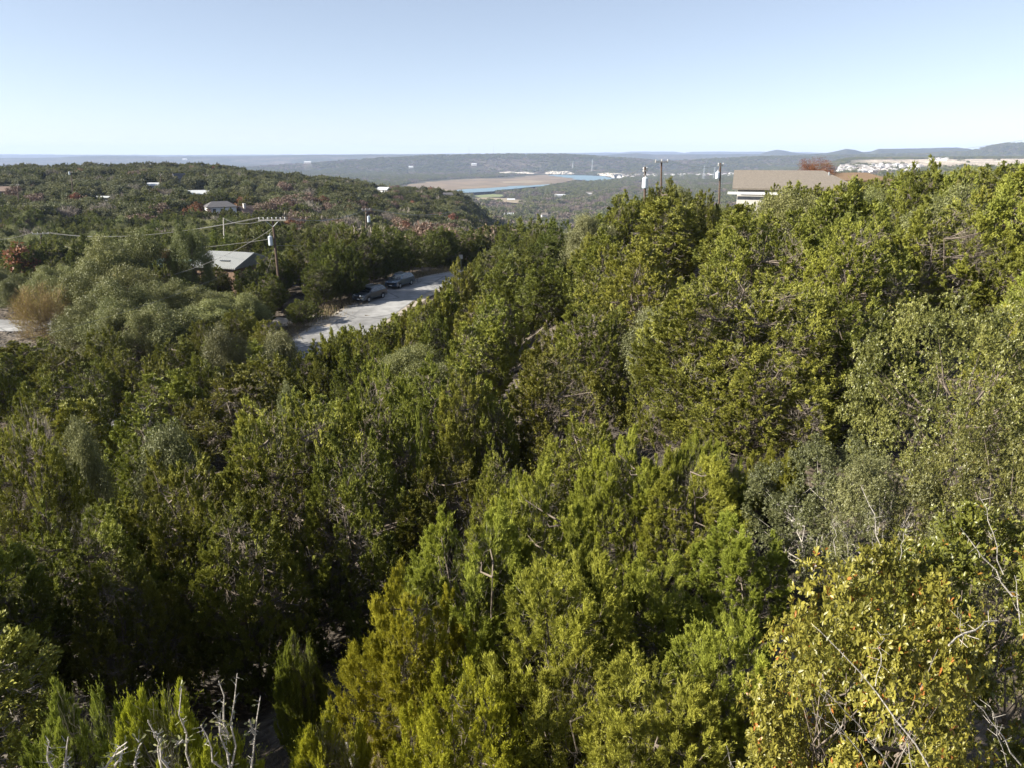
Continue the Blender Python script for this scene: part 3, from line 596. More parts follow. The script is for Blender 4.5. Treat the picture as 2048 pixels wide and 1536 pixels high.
tree_px('jh0', 1320, 1320, 4.4, 420, 3.0, 'low juniper at the bottom centre with feathery shoots')
tree_px('jh2', 1150, 1330, 4.8, 400, 5.4, 'juniper at the bottom edge between the golden one and the leafy oak')
tree_px('jh0', 1440, 1235, 4.9, 330, 4.4, 'soft green juniper leaning against the leafy oak shrub')
tree_px('jl1', 310, 1400, 4.9, 330, 0.6, 'low juniper in the bottom left corner behind the bare twigs, right half')
tree_px('jl0', 140, 1392, 5.0, 330, 2.6, 'low juniper in the bottom left corner, left half')
tree_px('jl1', 650, 1440, 5.2, 230, 1.6, 'small yellow green juniper on the grassy slope at the bottom')
tree_px('oh1', 1665, 880, 8.4, 300, 0.4, 'grey green oak shrub beside the foreground junipers')
tree_px('oh1', 1800, 930, 7.2, 300, 2.4, 'grey green oak shrub behind the bare shoots of the leafy oak')
tree_px('oh0', 1960, 585, 10.2, 420, 0.9, 'big dense grey green oak at the right edge')
tree_px('oh0', 2080, 860, 6.6, 420, 2.9, 'glossy oak at the right edge below the big oak')
tree_px('op0', 1330, 612, 23, 150, 0.9, 'pale silvery oak peeping out left of the broad juniper')
# large individual junipers of the middle ground: (proto, px, row, Y, width px)
MID = [('jn2', 1510, 540, 16.5, 470), ('jn0', 1690, 600, 16.0, 330), ('jn3', 1390, 640, 16.5, 240), ('jn0', 1560, 700, 14.0, 330),
       ('jn3', 1120, 698, 20, 300), ('jn1', 925, 745, 19, 170), ('jm4', 840, 808, 15.5, 44), ('jn0', 755, 730, 19.5, 270), ('jn2', 580, 800, 17, 400),
       ('jn0', 330, 915, 14, 380), ('jn2', 120, 1020, 12.3, 360), ('jn3', 700, 880, 15, 330), ('jn1', 895, 905, 15.5, 230), ('jn3', 470, 1005, 12.5, 330),
       ('jn1', 220, 1130, 10.8, 260), ('jn2', 20, 850, 17.5, 280), ('jn0', 1160, 835, 16, 250), ('jn3', 10, 1150, 10.5, 260)]
for i, (p, px, row, Y, w) in enumerate(MID):
    tree_px(p, px, row, Y, w, i * 1.7)
MIDO = [('jm3', 1100, 648, 30, 130), ('op1', 557, 665, 47, 95), ('op1', 445, 650, 46, 90), ('bg0', 50, 835, 24, 150), ('jl0', 590, 1275, 9.0, 130), ('op0', 140, 845, 23, 120), ('op1', 320, 850, 25, 140), ('bb0', 72, 570, 70, 120),
        ('op1', 575, 770, 26, 60), ('op0', 1180, 430, 58, 110)]
for i, (p, px, row, Y, w) in enumerate(MIDO):
    tree_px(p, px, row, Y, w, i * 2.1)
# oak group left of the road
for i, (p, px, row, Y, w) in enumerate([('om0', 200, 475, 78, 130), ('om1', 258, 466, 82, 120), ('om2', 368, 450, 84, 84), ('om0', 160, 520, 74, 140), ('om1', 255, 530, 72, 140), ('om2', 325, 560, 70, 150),
                                         ('om0', 410, 572, 70, 140), ('om1', 215, 600, 62, 120), ('om1', 235, 560, 66, 130), ('om2', 472, 585, 70, 120), ('jm2', 200, 655, 54, 110)]):
    tree_px(p, px, row, Y, w, i * 1.3)
for (p, px, row, Y, w) in [('rm0', 336, 497, 84, 46), ('rm0', 1632, 316, 92, 88)]:
    tree_px(p, px, row, Y, w, px * .1)
# junipers beyond the road
for i, (px, row, Y, w) in enumerate([(540, 500, 88, 90), (600, 478, 90, 110), (650, 492, 88, 100), (700, 455, 97, 120), (765, 452, 99, 120), (820, 462, 105, 110), (875, 455, 112, 110), (930, 458, 118, 100), (985, 448, 122, 100),
                                      (500, 572, 74, 100), (600, 600, 74, 80), (640, 530, 82, 90), (470, 620, 62, 90), (400, 640, 58, 90), (1030, 440, 118, 90), (1075, 436, 110, 90)]):
    tree_px(['jm0', 'jm2', 'jm5', 'jm3'][i % 4], px, row, Y, w, i * .9)

for i, (px, row, Y, w) in enumerate([(165, 600, 63, 150), (245, 618, 60, 150), (330, 606, 62, 160), (408, 604, 66, 150)]):
    tree_px(['om0', 'om2', 'om1'][i % 3], px, row, Y, w, i * 1.9)
for i, (px, row, Y, w) in enumerate([(428, 530, 89, 64), (486, 538, 89, 70), (503, 578, 78, 60), (320, 528, 76, 80), (380, 560, 78, 90), (480, 620, 64, 100), (530, 640, 60, 100), (350, 676, 52, 120), (430, 676, 52, 120),
                                      (500, 685, 52, 110), (240, 700, 50, 120), (120, 698, 52, 120), (575, 702, 50, 90), (70, 678, 54, 120), (12, 684, 54, 120), (180, 720, 44, 130), (300, 718, 44, 130), (400, 715, 44, 130)]):
    tree_px(['jm0', 'jm2', 'jm5', 'jm3', 'jm1'][i % 5], px, row, Y, w, i * .9)
for i, (px, row, Y) in enumerate([(1385, 905, 10.5), (1450, 900, 11.0), (1415, 865, 12.5), (1345, 890, 12), (985, 800, 19), (1000, 905, 14.5), (1040, 960, 12), (1560, 890, 11.5)]):
    tree_px('jl0' if Y < 13 else 'jn3', px, row, Y, 150, i * 1.4)
for i, (px, row, Y, w) in enumerate([(1568, 366, 60, 100), (1540, 392, 56, 60), (1605, 368, 60, 110), (1650, 372, 58, 110), (1695, 366, 62, 110), (1742, 358, 66, 110), (1790, 345, 62, 110), (1850, 322, 46, 150), (1925, 340, 44, 130),
                                      (1500, 405, 56, 80), (672, 478, 85, 100), (738, 468, 94, 100), (700, 500, 84, 80), (1408, 380, 62, 80), (1330, 362, 64, 100), (1250, 388, 60, 100)]):
    tree_px(['jm0', 'jm2', 'jm5', 'jm3'][i % 4], px, row, Y, w, i * .9)
for i, (px, row, Y) in enumerate([(612, 702, 46), (640, 676, 48), (668, 664, 48), (700, 656, 50), (730, 652, 47), (758, 644, 50), (784, 634, 51), (806, 622, 52), (828, 610, 51), (850, 598, 50), (872, 584, 51), (892, 570, 53), (908, 552, 56), (922, 524, 60), (640, 725, 42), (700, 700, 40), (760, 690, 42), (820, 650, 43), (870, 630, 43)]):
    tree_px(['jm0', 'jm3', 'jm5', 'jm1'][i % 4], px, row, Y, 92, i * 1.1)
for i, (x_, y_, p_, h_) in enumerate([(1.0, -2.5, 'jm0', 4.0), (-7.6, 7.2, 'jm0', 3.2), (-9.5, 9.6, 'jm3', 4.6)]):  # mostly unseen junipers added behind and left of the view to cast shade
    tree(p_, x_, y_, h_, 3.6, i * 2.0)
# ------------------------------------------------------------------ scattered woodland, 20 m to 130 m
rng = np.random.default_rng(77)
LIM = np.array([(-400, 700), (0, 690), (60, 690), (130, 670), (420, 690), (590, 705), (630, 655), (700, 652), (780, 632), (860, 592), (903, 556), (915, 512), (1000, 470), (1100, 428), (1200, 392), (1300, 366), (1380, 372), (1440, 388),
                (1458, 408), (1515, 408), (1532, 372), (1600, 362), (1690, 368), (1760, 358), (1800, 345), (1850, 325), (1930, 332), (2048, 322), (2400, 318)], float)
LIMF = np.array([(-400, 520), (0, 520), (60, 545), (100, 480), (200, 480), (370, 460), (390, 537), (520, 537), (530, 500), (600, 480), (700, 458), (1000, 455), (1100, 428), (1200, 395), (1300, 368), (1440, 380), (1465, 398), (1700, 360), (1800, 345), (2400, 320)], float)
HOUSES_XY = []           # keep-outs, filled below in world coordinates: (x, y, radius)
HOUSES_XY += [(at(1620, 350, 74).x, 77, 9.5), (at(455, 515, 98).x, 100, 6.0), (at(345, 525, 98).x, 100, 4.5)]
def scatter(y0, y1, gap, n_try, used, keep):
    outp = []
    for _ in range(n_try):
        a = rng.uniform(-.86, .86); r2 = rng.uniform(y0 ** 2, y1 ** 2); Y = math.sqrt(r2); x = a * Y
        if Y < 30 and abs(x) > Y * .86: continue
        g = gap * (.75 + .5 * rng.random())
        if any((x - u[0]) ** 2 + (Y - u[1]) ** 2 < (g * .5 + u[2]) ** 2 for u in used): continue
        if keep(x, Y): continue
        used.append((x, Y, g * .5)); outp.append((x, Y))
    return outp
used = [(t['x'], t['y'], min(t['W'] * .42, 2.2)) for t in TREES] + [(0, 0, 4)]
def keep(x, Y):
    if dist_to(RC, x, Y)[0] < 5.6 or dist_to(DRV, x, Y)[0] < 4.2: return True
    if dist_to(ap, x, Y)[0] < 3.2 : return True
    if any((x - h[0]) ** 2 + (Y - h[1]) ** 2 < h[2] ** 2 for h in HOUSES_XY): return True
    z = gz(x, Y); px, row = proj(x, Y, z)
    if 545 < px < 760 and 1330 < row: return True
    return False
pts = scatter(11, 26, 4.3, 1800, used, keep) + scatter(26, 60, 4.7, 3000, used, keep) + scatter(60, 125, 4.6, 5200, used, keep)
GAPS = [(1250, 790, 90, 130), (960, 985, 120, 70), (600, 1200, 150, 170), (1420, 880, 110, 60), (1000, 740, 60, 60), (300, 1240, 140, 110)]
for (x, Y) in pts:
    z = gz(x, Y); H = rng.uniform(4.2, 6.6) if Y > 20 else rng.uniform(3.2, 4.6)
    px, row = proj(x, Y, z + H)
    if px < -220 or px > 2270: continue
    rx = np.interp(Y, RC[::-1, 1], RC[::-1, 0])
    lim = LIM if (Y < 72 or x > rx or (px < 95 and Y < 90)) else LIMF
    hw = 2.1 / Y * F * .8
    mr = max(np.interp(q, lim[:, 0], lim[:, 1]) for q in (px - hw, px, px + hw)) + rng.uniform(0, 14)
    if row < mr:
        H = -slope(mr) * -Y - z if False else slope(mr) * Y - z
        if H < 1.9: continue
    if Y < 24 and any(((px - a) / c) ** 2 + ((row + 40 - b) / d) ** 2 < 1 for a, b, c, d in GAPS): continue
    u = rng.random()
    if Y < 28: p = f'jn{rng.integers(0, 4)}'; wv = H * rng.uniform(.75, 1.05)
    elif u < .88: p = f'jm{rng.integers(0, 6)}'; wv = H * rng.uniform(.8, 1.15)
    elif u < .95: p = f'om{rng.integers(0, 3)}'; wv = H * rng.uniform(.85, 1.2)
    elif u < .965: p = f'op{rng.integers(0, 2)}'; wv = H * rng.uniform(.8, 1.0)
    else: p = f'jm{rng.integers(0, 6)}'; wv = H * .9
    if px < 560 and row < 640 and u > .6: p = f'om{rng.integers(0, 3)}'
    tree(p, x, Y, H, max(wv, 2.6 if Y > 25 else 1.8), rng.uniform(0, 6.28))
print('individual trees', len(TREES))

# ------------------------------------------------------------------ close leafy oaks at the lower right
KIND['on'] = ('oak_tree', 'oak')
proto('on0', rosette_crown(501, 3.9, 1.35), 3.9, M['oak_near'], M['bark'], trunk=dict(n_stem=4, r0=.035, n_limb=70, twigs=160, spread=.22))
oak_a = tree_px('on0', 1800, 1120, 3.25, 560, .7, 'glossy leafy oak with large olive leaves filling the lower right corner')
oak_b = tree_px('on0', 2010, 1035, 3.9, 560, 2.9, 'leafy oak top with reddish leaves at the right edge above the corner oak')
def shoots(parent, seed, lst):
    rg = random.Random(seed); mb = MB(); inv = Matrix.LocRotScale(parent.location, parent.rotation_euler, parent.scale).inverted()
    for (x0, r0, x1, r1, Y0, Y1, rad) in lst:
        a = at(x0, r0, Y0); b = at(x1, r1, Y1); pts = []
        for i in range(7):
            q = i / 6; p = a.lerp(b, q) + Vector((rg.gauss(0, .008), rg.gauss(0, .008), math.sin(q * 3.1) * .02)); pts.append(inv @ p)
        mb.tube(pts, [rad * (1 - .65 * i / 6) for i in range(7)], 5)
        for _ in range(7):
            q = rg.uniform(.2, .98); p = a.lerp(b, q); d = Vector((rg.gauss(0, 1), rg.gauss(0, 1), rg.gauss(.6, .5))).normalized() * rg.uniform(.02, .07)
            mb.tube([inv @ p, inv @ (p + d)], [rad * .4, rad * .2], 3)
    return mb.build('bare_shoots', M['bark_pale'], parent)
shoots(oak_a, 5, [(1860, 1530, 1640, 1260, 2.5, 2.7, .006), (1780, 1536, 1645, 1375, 2.6, 2.5, .005), (1735, 1536, 1630, 1380, 2.7, 2.7, .004), (1755, 1370, 1760, 1265, 2.7, 2.9, .004),
                  (2040, 1530, 1950, 1405, 2.4, 2.4, .005), (2010, 1536, 1980, 1410, 2.5, 2.4, .004), (1900, 1290, 1990, 1240, 2.8, 2.9, .009), (1800, 1536, 1870, 1300, 2.9, 2.8, .004),
                  (1690, 1480, 1630, 1430, 2.6, 2.5, .004), (1470, 1560, 1450, 1490, 2.8, 2.8, .003), (1830, 1560, 1790, 1430, 2.4, 2.4, .004), (1925, 1290, 1915, 1215, 2.8, 2.8, .003)])
shoots(oak_b, 6, [(2020, 1190, 1920, 1055, 3.4, 3.5, .006), (2005, 1150, 1960, 995, 3.5, 3.6, .005), (1765, 1095, 1725, 975, 3.6, 3.8, .004), (1670, 1110, 1665, 1040, 3.7, 3.8, .003),
                  (1795, 1120, 1815, 1050, 3.5, 3.6, .003), (1700, 1110, 1675, 1045, 3.7, 3.7, .003), (2035, 1250, 2030, 1150, 3.2, 3.2, .006)])

# ------------------------------------------------------------------ bare saplings at the bottom left
def sapling(label, base_px, Y, stems):
    p = at(base_px, 1500, Y); z0 = gz(p.x, p.y); root = empty('bare_sapling', (p.x, p.y, z0 - .05), 0, label, 'sapling', 'bare saplings at the bottom edge')
    o = Vector((p.x, p.y, z0 - .05)); mb = MB(); rg = random.Random(int(base_px)); lv = []
    for (x0, r0, x1, r1) in stems:
        a = at(x0, r0, Y); b = at(x1, r1, Y - .12)
        foot = a if r0 < 1500 else Vector((p.x + (a.x - p.x) * .3, p.y, z0 - .1))
        mid = [foot.lerp(a, q) for q in (0, .5)] if r0 >= 1500 else []
        pts = mid + [a.lerp(b, q) + Vector((rg.gauss(0, .008), rg.gauss(0, .01), 0)) for q in (0, .25, .5, .75, 1)]
        n = len(pts); mb.tube([q - o for q in pts], [.0075 * (1 - .7 * i / (n - 1)) for i in range(n)], 5)
        for _ in range(16):
            q = rg.random(); s_ = a.lerp(b, q); d = Vector((rg.gauss(0, 1), rg.gauss(0, 1), rg.gauss(.5, .6))).normalized() * rg.uniform(.01, .03)
            mb.tube([s_ - o, s_ + d - o], [.0025, .0012], 3)
            if rg.random() < .6: lv.append((s_ + d - o, d.normalized()))
    mb.build('stem', M['bark_pale'], root)
    P = np.array([tuple(a) for a, b in lv]); D = np.array([tuple(b) for a, b in lv]); r2 = np.random.default_rng(3)
    V, Fq, v = kites(r2, P, D, .026, .011, r2.random(len(P)), fold=True)
    obj('leaves', mesh_np('sapling_leaves', V, Fq, v), M['oak_pale'], root)
sapling('forked bare sapling with pale stems, the broadest one at the bottom edge', 458, 2.9, [(458, 1540, 475, 1347), (452, 1475, 436, 1365), (440, 1536, 400, 1452), (456, 1500, 430, 1420), (445, 1470, 437, 1430)])
sapling('single bare sapling left of the forked one', 379, 2.9, [(379, 1540, 358, 1377), (372, 1480, 350, 1490)])
sapling('slender bare sapling right of the forked one', 503, 2.95, [(500, 1540, 520, 1392), (508, 1470, 498, 1440)])
sapling('leaning bare sapling with a crooked pale stem', 340, 2.6, [(340, 1540, 293, 1440), (320, 1500, 312, 1462)])
sapling('pair of bare sapling tips crossing at the bottom edge', 222, 2.5, [(208, 1540, 245, 1485), (226, 1540, 250, 1495)])
sapling('short upright bare sapling tip beside the crossing pair', 272, 2.5, [(272, 1540, 277, 1482)])
sapling('bare sapling tip left of the low junipers, outermost', 97, 2.5, [(97, 1540, 97, 1478)])
sapling('second bare sapling tip from the left edge', 135, 2.5, [(135, 1540, 130, 1478)])

# ------------------------------------------------------------------ dry grass and rocks
def grass_patch(pts_xy, n_per, L, W, spread, seed):
    r_ = np.random.default_rng(seed); c = np.repeat(np.array(pts_xy), n_per, axis=0); n = len(c)
    xy = c + r_.normal(0, spread, (n, 2)); z = ground(xy[:, 0], xy[:, 1]); P = np.c_[xy, z - .01]
    D = unit(r_.normal(0, .42, (n, 3)) * np.array([1, 1, .2]) + np.array([0, 0, 1.0]))
    return kites(r_, P, D, L * (.4 + r_.random(n)), W, r_.random(n), droop=.15)
r_ = np.random.default_rng(9)
cc = []
while len(cc) < 900:
    px = r_.uniform(480, 800); row = r_.uniform(1290, 1620); Y = 5.2 + (1560 - row) / 290 * 3.6 + r_.normal(0, .3); x = (px - 1024) / F * (Y * CP + 7 * SP)
    cc.append((x, Y))
gv = [grass_patch(cc, 34, .20, .008, .10, 1)]
rc = RC - nr * (4.9 + r_.normal(0, .7, len(RC)))[:, None]; rc2 = np.repeat(rc, 14, axis=0) + r_.normal(0, .7, (len(rc) * 14, 2))
gv.append(grass_patch(rc2, 12, .55, .05, .5, 2))
gx = []
while len(gx) < 500:
    a = r_.uniform(-.7, .7); Y = r_.uniform(8, 30); gx.append((a * Y, Y))
gv.append(grass_patch(gx, 14, .25, .012, .25, 3))
V = np.zeros((0, 3)); Fq = np.zeros((0, 4), int); vv = np.zeros(0)
for a, b, c in gv: Fq = np.r_[Fq, b + len(V)]; V = np.r_[V, a]; vv = np.r_[vv, c]
g = obj('dry_grass', mesh_np('dry_grass', V, Fq, vv), M['grass']); g['kind'] = 'stuff'
import bmesh
def rock_mesh(seed, s):
    bm = bmesh.new(); bmesh.ops.create_icosphere(bm, subdivisions=3, radius=s); r2 = random.Random(seed)
    from mathutils import noise as mn
    for v in bm.verts:
        n = mn.noise(v.co * (1.6 / s) + Vector((seed, 0, 0))) * .45 + mn.noise(v.co * (5 / s)) * .12
        v.co *= 1 + n; v.co.z *= .55
    me = bpy.data.meshes.new('rock'); bm.to_mesh(me); bm.free(); me.materials.append(M['rock']); return me
rm_ = [rock_mesh(k, 1) for k in range(4)]
for i, (px, row, Y, s, lab) in enumerate([(690, 1395, 7.4, .20, 'pale rock slab beside the golden juniper, uphill one'), (705, 1450, 6.6, .17, 'pale rock below the slab, close to the golden juniper'),
                                           (1620, 1120, 7.0, .22, 'dark shaded rock ledge between the grey shrub and the leafy oak')]):
    p = at(px, row, Y); o = obj('rock', rm_[i % 4], loc=(p.x, p.y, gz(p.x, p.y) + s * .1)); o.scale = (s * 1.3, s, s); o.rotation_euler = (0, 0, i * 1.1)
    tag(o, lab, 'rock', 'rocks on the near slope')

# ------------------------------------------------------------------ cars
def suv(label, paint, x, y, heading, glassm):
    root = empty('parked_car', (x, y, gz(x, y) + .07), heading, label, 'car', 'cars parked at the road edge')
    def prism(prof, yb, yt, z0, z1):     # profile (x,z) extruded in y with tumblehome
        mb = MB(); n = len(prof); vs = []
        for sgn in (-1, 1):
            for (px, pz) in prof:
                t = max(0, min(1, (pz - z0) / (z1 - z0))); vs.append((px, sgn * (yb + (yt - yb) * t), pz))
        fs = [tuple(range(n))[::-1], tuple(range(n, 2 * n))] + [(i, (i + 1) % n, n + (i + 1) % n, n + i) for i in range(n)]
        mb.add(vs, fs); return mb
    arch = lambda cx: [(cx + .40 * math.cos(a), .34 + .40 * math.sin(a)) for a in [math.pi * k / 8 for k in range(0, 9)]]
    low = [(2.28, .32), (2.32, .55), (2.24, .86), (2.05, .97), (1.15, 1.08), (-2.0, 1.12), (-2.25, 1.04), (-2.32, .62), (-2.26, .32)] + arch(-1.38)[::-1] + arch(1.42)[::-1]
    b = prism(low, .93, .86, .5, 1.12).build('body', paint, root, smooth=False)
    cab = [(1.18, 1.06), (.38, 1.56), (.1, 1.62), (-1.3, 1.63), (-1.75, 1.55), (-2.2, 1.08)]
    c = prism(cab, .86, .66, 1.06, 1.63).build('cabin', paint, root)
    for o in (b, c):
        bv = o.modifiers.new('bevel', 'BEVEL'); bv.width = .05; bv.segments = 2; bv.limit_method = 'ANGLE'; bv.angle_limit = R(25)
    yy = lambda z, e=.012: .86 + (.66 - .86) * (z - 1.06) / .57 + e
    def pane(nm, pts): 
        mb = MB(); n = len(pts); c0 = sum((Vector(p) for p in pts), Vector()) / n; nrm = (Vector(pts[1]) - Vector(pts[0])).cross(Vector(pts[2]) - Vector(pts[0])).normalized()
        if nrm.dot(c0 - Vector((0, 0, 1.2))) < 0: nrm = -nrm
        mb.add([Vector(p) for p in pts] + [Vector(p) - nrm * .02 for p in pts], [tuple(range(n)), tuple(range(n, 2 * n))[::-1]] + [(i, (i + 1) % n, n + (i + 1) % n, n + i) for i in range(n)])
        return mb.build(nm, glassm, root)
    pane('windscreen', [(1.16, .70, 1.10), (1.16, -.70, 1.10), (.44, -.58, 1.55), (.44, .58, 1.55)])
    pane('rear_window', [(-2.17, .68, 1.14), (-2.17, -.68, 1.14), (-1.82, -.56, 1.52), (-1.82, .56, 1.52)])
    for sg in (-1, 1):
        pane('side_window', [(.92, sg * yy(1.13), 1.13), (.0, sg * yy(1.13), 1.13), (.0, sg * yy(1.54), 1.54), (.30, sg * yy(1.54), 1.54)])
        pane('side_window', [(-.06, sg * yy(1.13), 1.13), (-.98, sg * yy(1.13), 1.13), (-.98, sg * yy(1.54), 1.54), (-.06, sg * yy(1.54), 1.54)])
        pane('side_window', [(-1.05, sg * yy(1.14), 1.14), (-1.78, sg * yy(1.2), 1.2), (-1.6, sg * yy(1.5), 1.5), (-1.05, sg * yy(1.54), 1.54)])
        MB().tube([(.2, sg * .62, 1.67), (-.5, sg * .62, 1.70), (-1.5, sg * .60, 1.67)], .022, 6).build('roof_rail', M['steel'], root)
        MB().add([(1.0, sg * .88, 1.08), (1.0, sg * 1.05, 1.10), (1.0, sg * 1.05, 1.24), (1.0, sg * .90, 1.22), (.86, sg * .88, 1.08), (.86, sg * 1.05, 1.10), (.86, sg * 1.05, 1.24), (.86, sg * .90, 1.22)],
                 [(0, 1, 2, 3), (7, 6, 5, 4), (0, 4, 5, 1), (1, 5, 6, 2), (2, 6, 7, 3), (3, 7, 4, 0)]).build('mirror', paint, root)
        MB().add([(2.26, sg * .50, .80), (2.14, sg * .88, .80), (2.12, sg * .88, .92), (2.22, sg * .50, .90), (2.18, sg * .50, .80), (2.0, sg * .84, .80), (2.0, sg * .84, .92), (2.14, sg * .50, .90)],
                 [(0, 1, 2, 3), (7, 6, 5, 4), (0, 4, 5, 1), (1, 5, 6, 2), (2, 6, 7, 3), (3, 7, 4, 0)]).build('headlight', M['lamp'], root)
        MB().box(-2.32, -2.2, min(sg * .55, sg * .86), max(sg * .55, sg * .86), .86, 1.02).build('tail_light', M['tail'], root)
    MB().box(2.25, 2.335, -.55, .55, .52, .76).build('grille', M['black'], root)
    MB().box(2.33, 2.35, -.16, .16, .42, .50).build('number_plate', M['plate'], root)
    for cx in (1.42, -1.38):
        for sg in (-1, 1):
            w = bpy.data.objects.new('wheel', None); COL.objects.link(w); w.parent = root; w.location = (cx, sg * .80, .335); w.empty_display_size = .1
            ty = MB(); n = 20
            for (yo, rr) in ((-.11, .30), (-.09, .335), (.09, .335), (.11, .30), (.10, .215), (-.10, .215)):
                for k in range(n): ty.v.append((rr * math.cos(2*math.pi*k/n), yo, rr * math.sin(2*math.pi*k/n)))
            for r in range(6):
                for k in range(n): ty.f.append((r*n + k, r*n + (k+1) % n, ((r+1) % 6)*n + (k+1) % n, ((r+1) % 6)*n + k))
            ty.build('tyre', M['tyre'], w)
            rim = MB(); yo = sg * .085
            rim.tube([(0, yo - .015, 0), (0, yo + .015, 0)], .06, 10)
            for k in range(5):
                a = 2*math.pi*k/5; rim.tube([(.04*math.cos(a), yo, .04*math.sin(a)), (.215*math.cos(a), yo, .215*math.sin(a))], [.04, .035], 5)
            rim.tube([(0, yo - .02, 0), (0, yo - .03, 0)], .20, 16)
            rim.build('rim', M['steel'], w)
    return root
M['lamp'] = simple('headlamp_glass', (.55, .58, .62), .12, spec=.8); M['tail'] = simple('red_lamp', (.25, .01, .01), .2); M['black'] = simple('black_plastic', (.012, .012, .013), .5)
M['plate'] = simple('plate_white', (.7, .7, .72), .5); M['tyre'] = simple('tyre_rubber', (.02, .02, .021), .85)
M['glass_dark'] = simple('dark_car_glass', (.012, .016, .02), .05, spec=.9)
paint1 = simple('grey_car_paint', (.05, .065, .085), .3, metal=.4, coat=.8); paint2 = simple('blue_grey_car_paint', (.055, .085, .13), .28, metal=.4, coat=.8)
hd = math.atan2(-.90, -.43)
c1 = at(741, 601, 84); c2 = at(801, 577, 92)
suv('grey car parked nearer the camera at the road edge', paint1, c1.x, c1.y, hd, M['glass_dark'])
suv('blue grey car parked behind the grey one under the trees', paint2, c2.x, c2.y, hd + .05, M['glass_dark'])

# ------------------------------------------------------------------ houses
def shingle(name, col, rib=False):
    m, n, b = new_mat(name); tc = N(n, 'ShaderNodeTexCoord'); no = N(n, 'ShaderNodeTexNoise'); no.inputs['Scale'].default_value = 7; no.inputs['Detail'].default_value = 6
    n.links.new(tc.outputs['Object'], no.inputs['Vector'])
    wv = N(n, 'ShaderNodeTexWave'); wv.inputs['Scale'].default_value = 1.1 if rib else 2.2; wv.bands_direction = 'X' if rib else 'Y'; wv.inputs['Distortion'].default_value = 0 if rib else 1.5
    n.links.new(tc.outputs['Object'], wv.inputs['Vector'])
    ad = N(n, 'ShaderNodeMath', operation='MULTIPLY'); n.links.new(no.outputs['Fac'], ad.inputs[0]); ad.inputs[1].default_value = 1.0
    mr = N(n, 'ShaderNodeMapRange'); mr.inputs['From Min'].default_value = .3; mr.inputs['From Max'].default_value = .7; mr.inputs['To Min'].default_value = .8; mr.inputs['To Max'].default_value = 1.2
    n.links.new(ad.outputs[0], mr.inputs['Value']); vm = N(n, 'ShaderNodeVectorMath', operation='SCALE'); vm.inputs[0].default_value = col; n.links.new(mr.outputs[0], vm.inputs['Scale'])
    n.links.new(vm.outputs[0], b.inputs['Base Color']); bp = N(n, 'ShaderNodeBump'); bp.inputs['Strength'].default_value = .7 if rib else .3; bp.inputs['Distance'].default_value = .05
    n.links.new(wv.outputs['Fac'], bp.inputs['Height']); n.links.new(bp.outputs[0], b.inputs['Normal']); b.inputs['Roughness'].default_value = .45 if rib else .9
    return m
M['sh_tan'] = shingle('tan_shingles', (.175, .15, .125)); M['sh_green'] = shingle('green_metal_roof', (.245, .25, .24), True); M['sh_dark'] = shingle('dark_shingles', (.09, .085, .09))
M['sh_pale'] = shingle('pale_metal_roof', (.52, .53, .54), True); M['sh_orange'] = shingle('orange_tan_shingles', (.19, .125, .075)); M['sh_brown'] = shingle('brown_shingles', (.16, .11, .085)); M['sh_teal'] = shingle('teal_metal_roof', (.10, .19, .19), True)
M['stucco'] = simple('white_stucco', (.66, .64, .62), .85, noise=.06, scale=2); M['siding'] = simple('pale_siding', (.50, .48, .45), .8, noise=.08, scale=3); M['wood_wall'] = simple('brown_wood_wall', (.16, .10, .065), .85, noise=.3, scale=4)
M['win'] = simple('window_glass', (.03, .04, .055), .08, spec=.8); M['trim'] = simple('white_trim', (.70, .70, .70), .6)
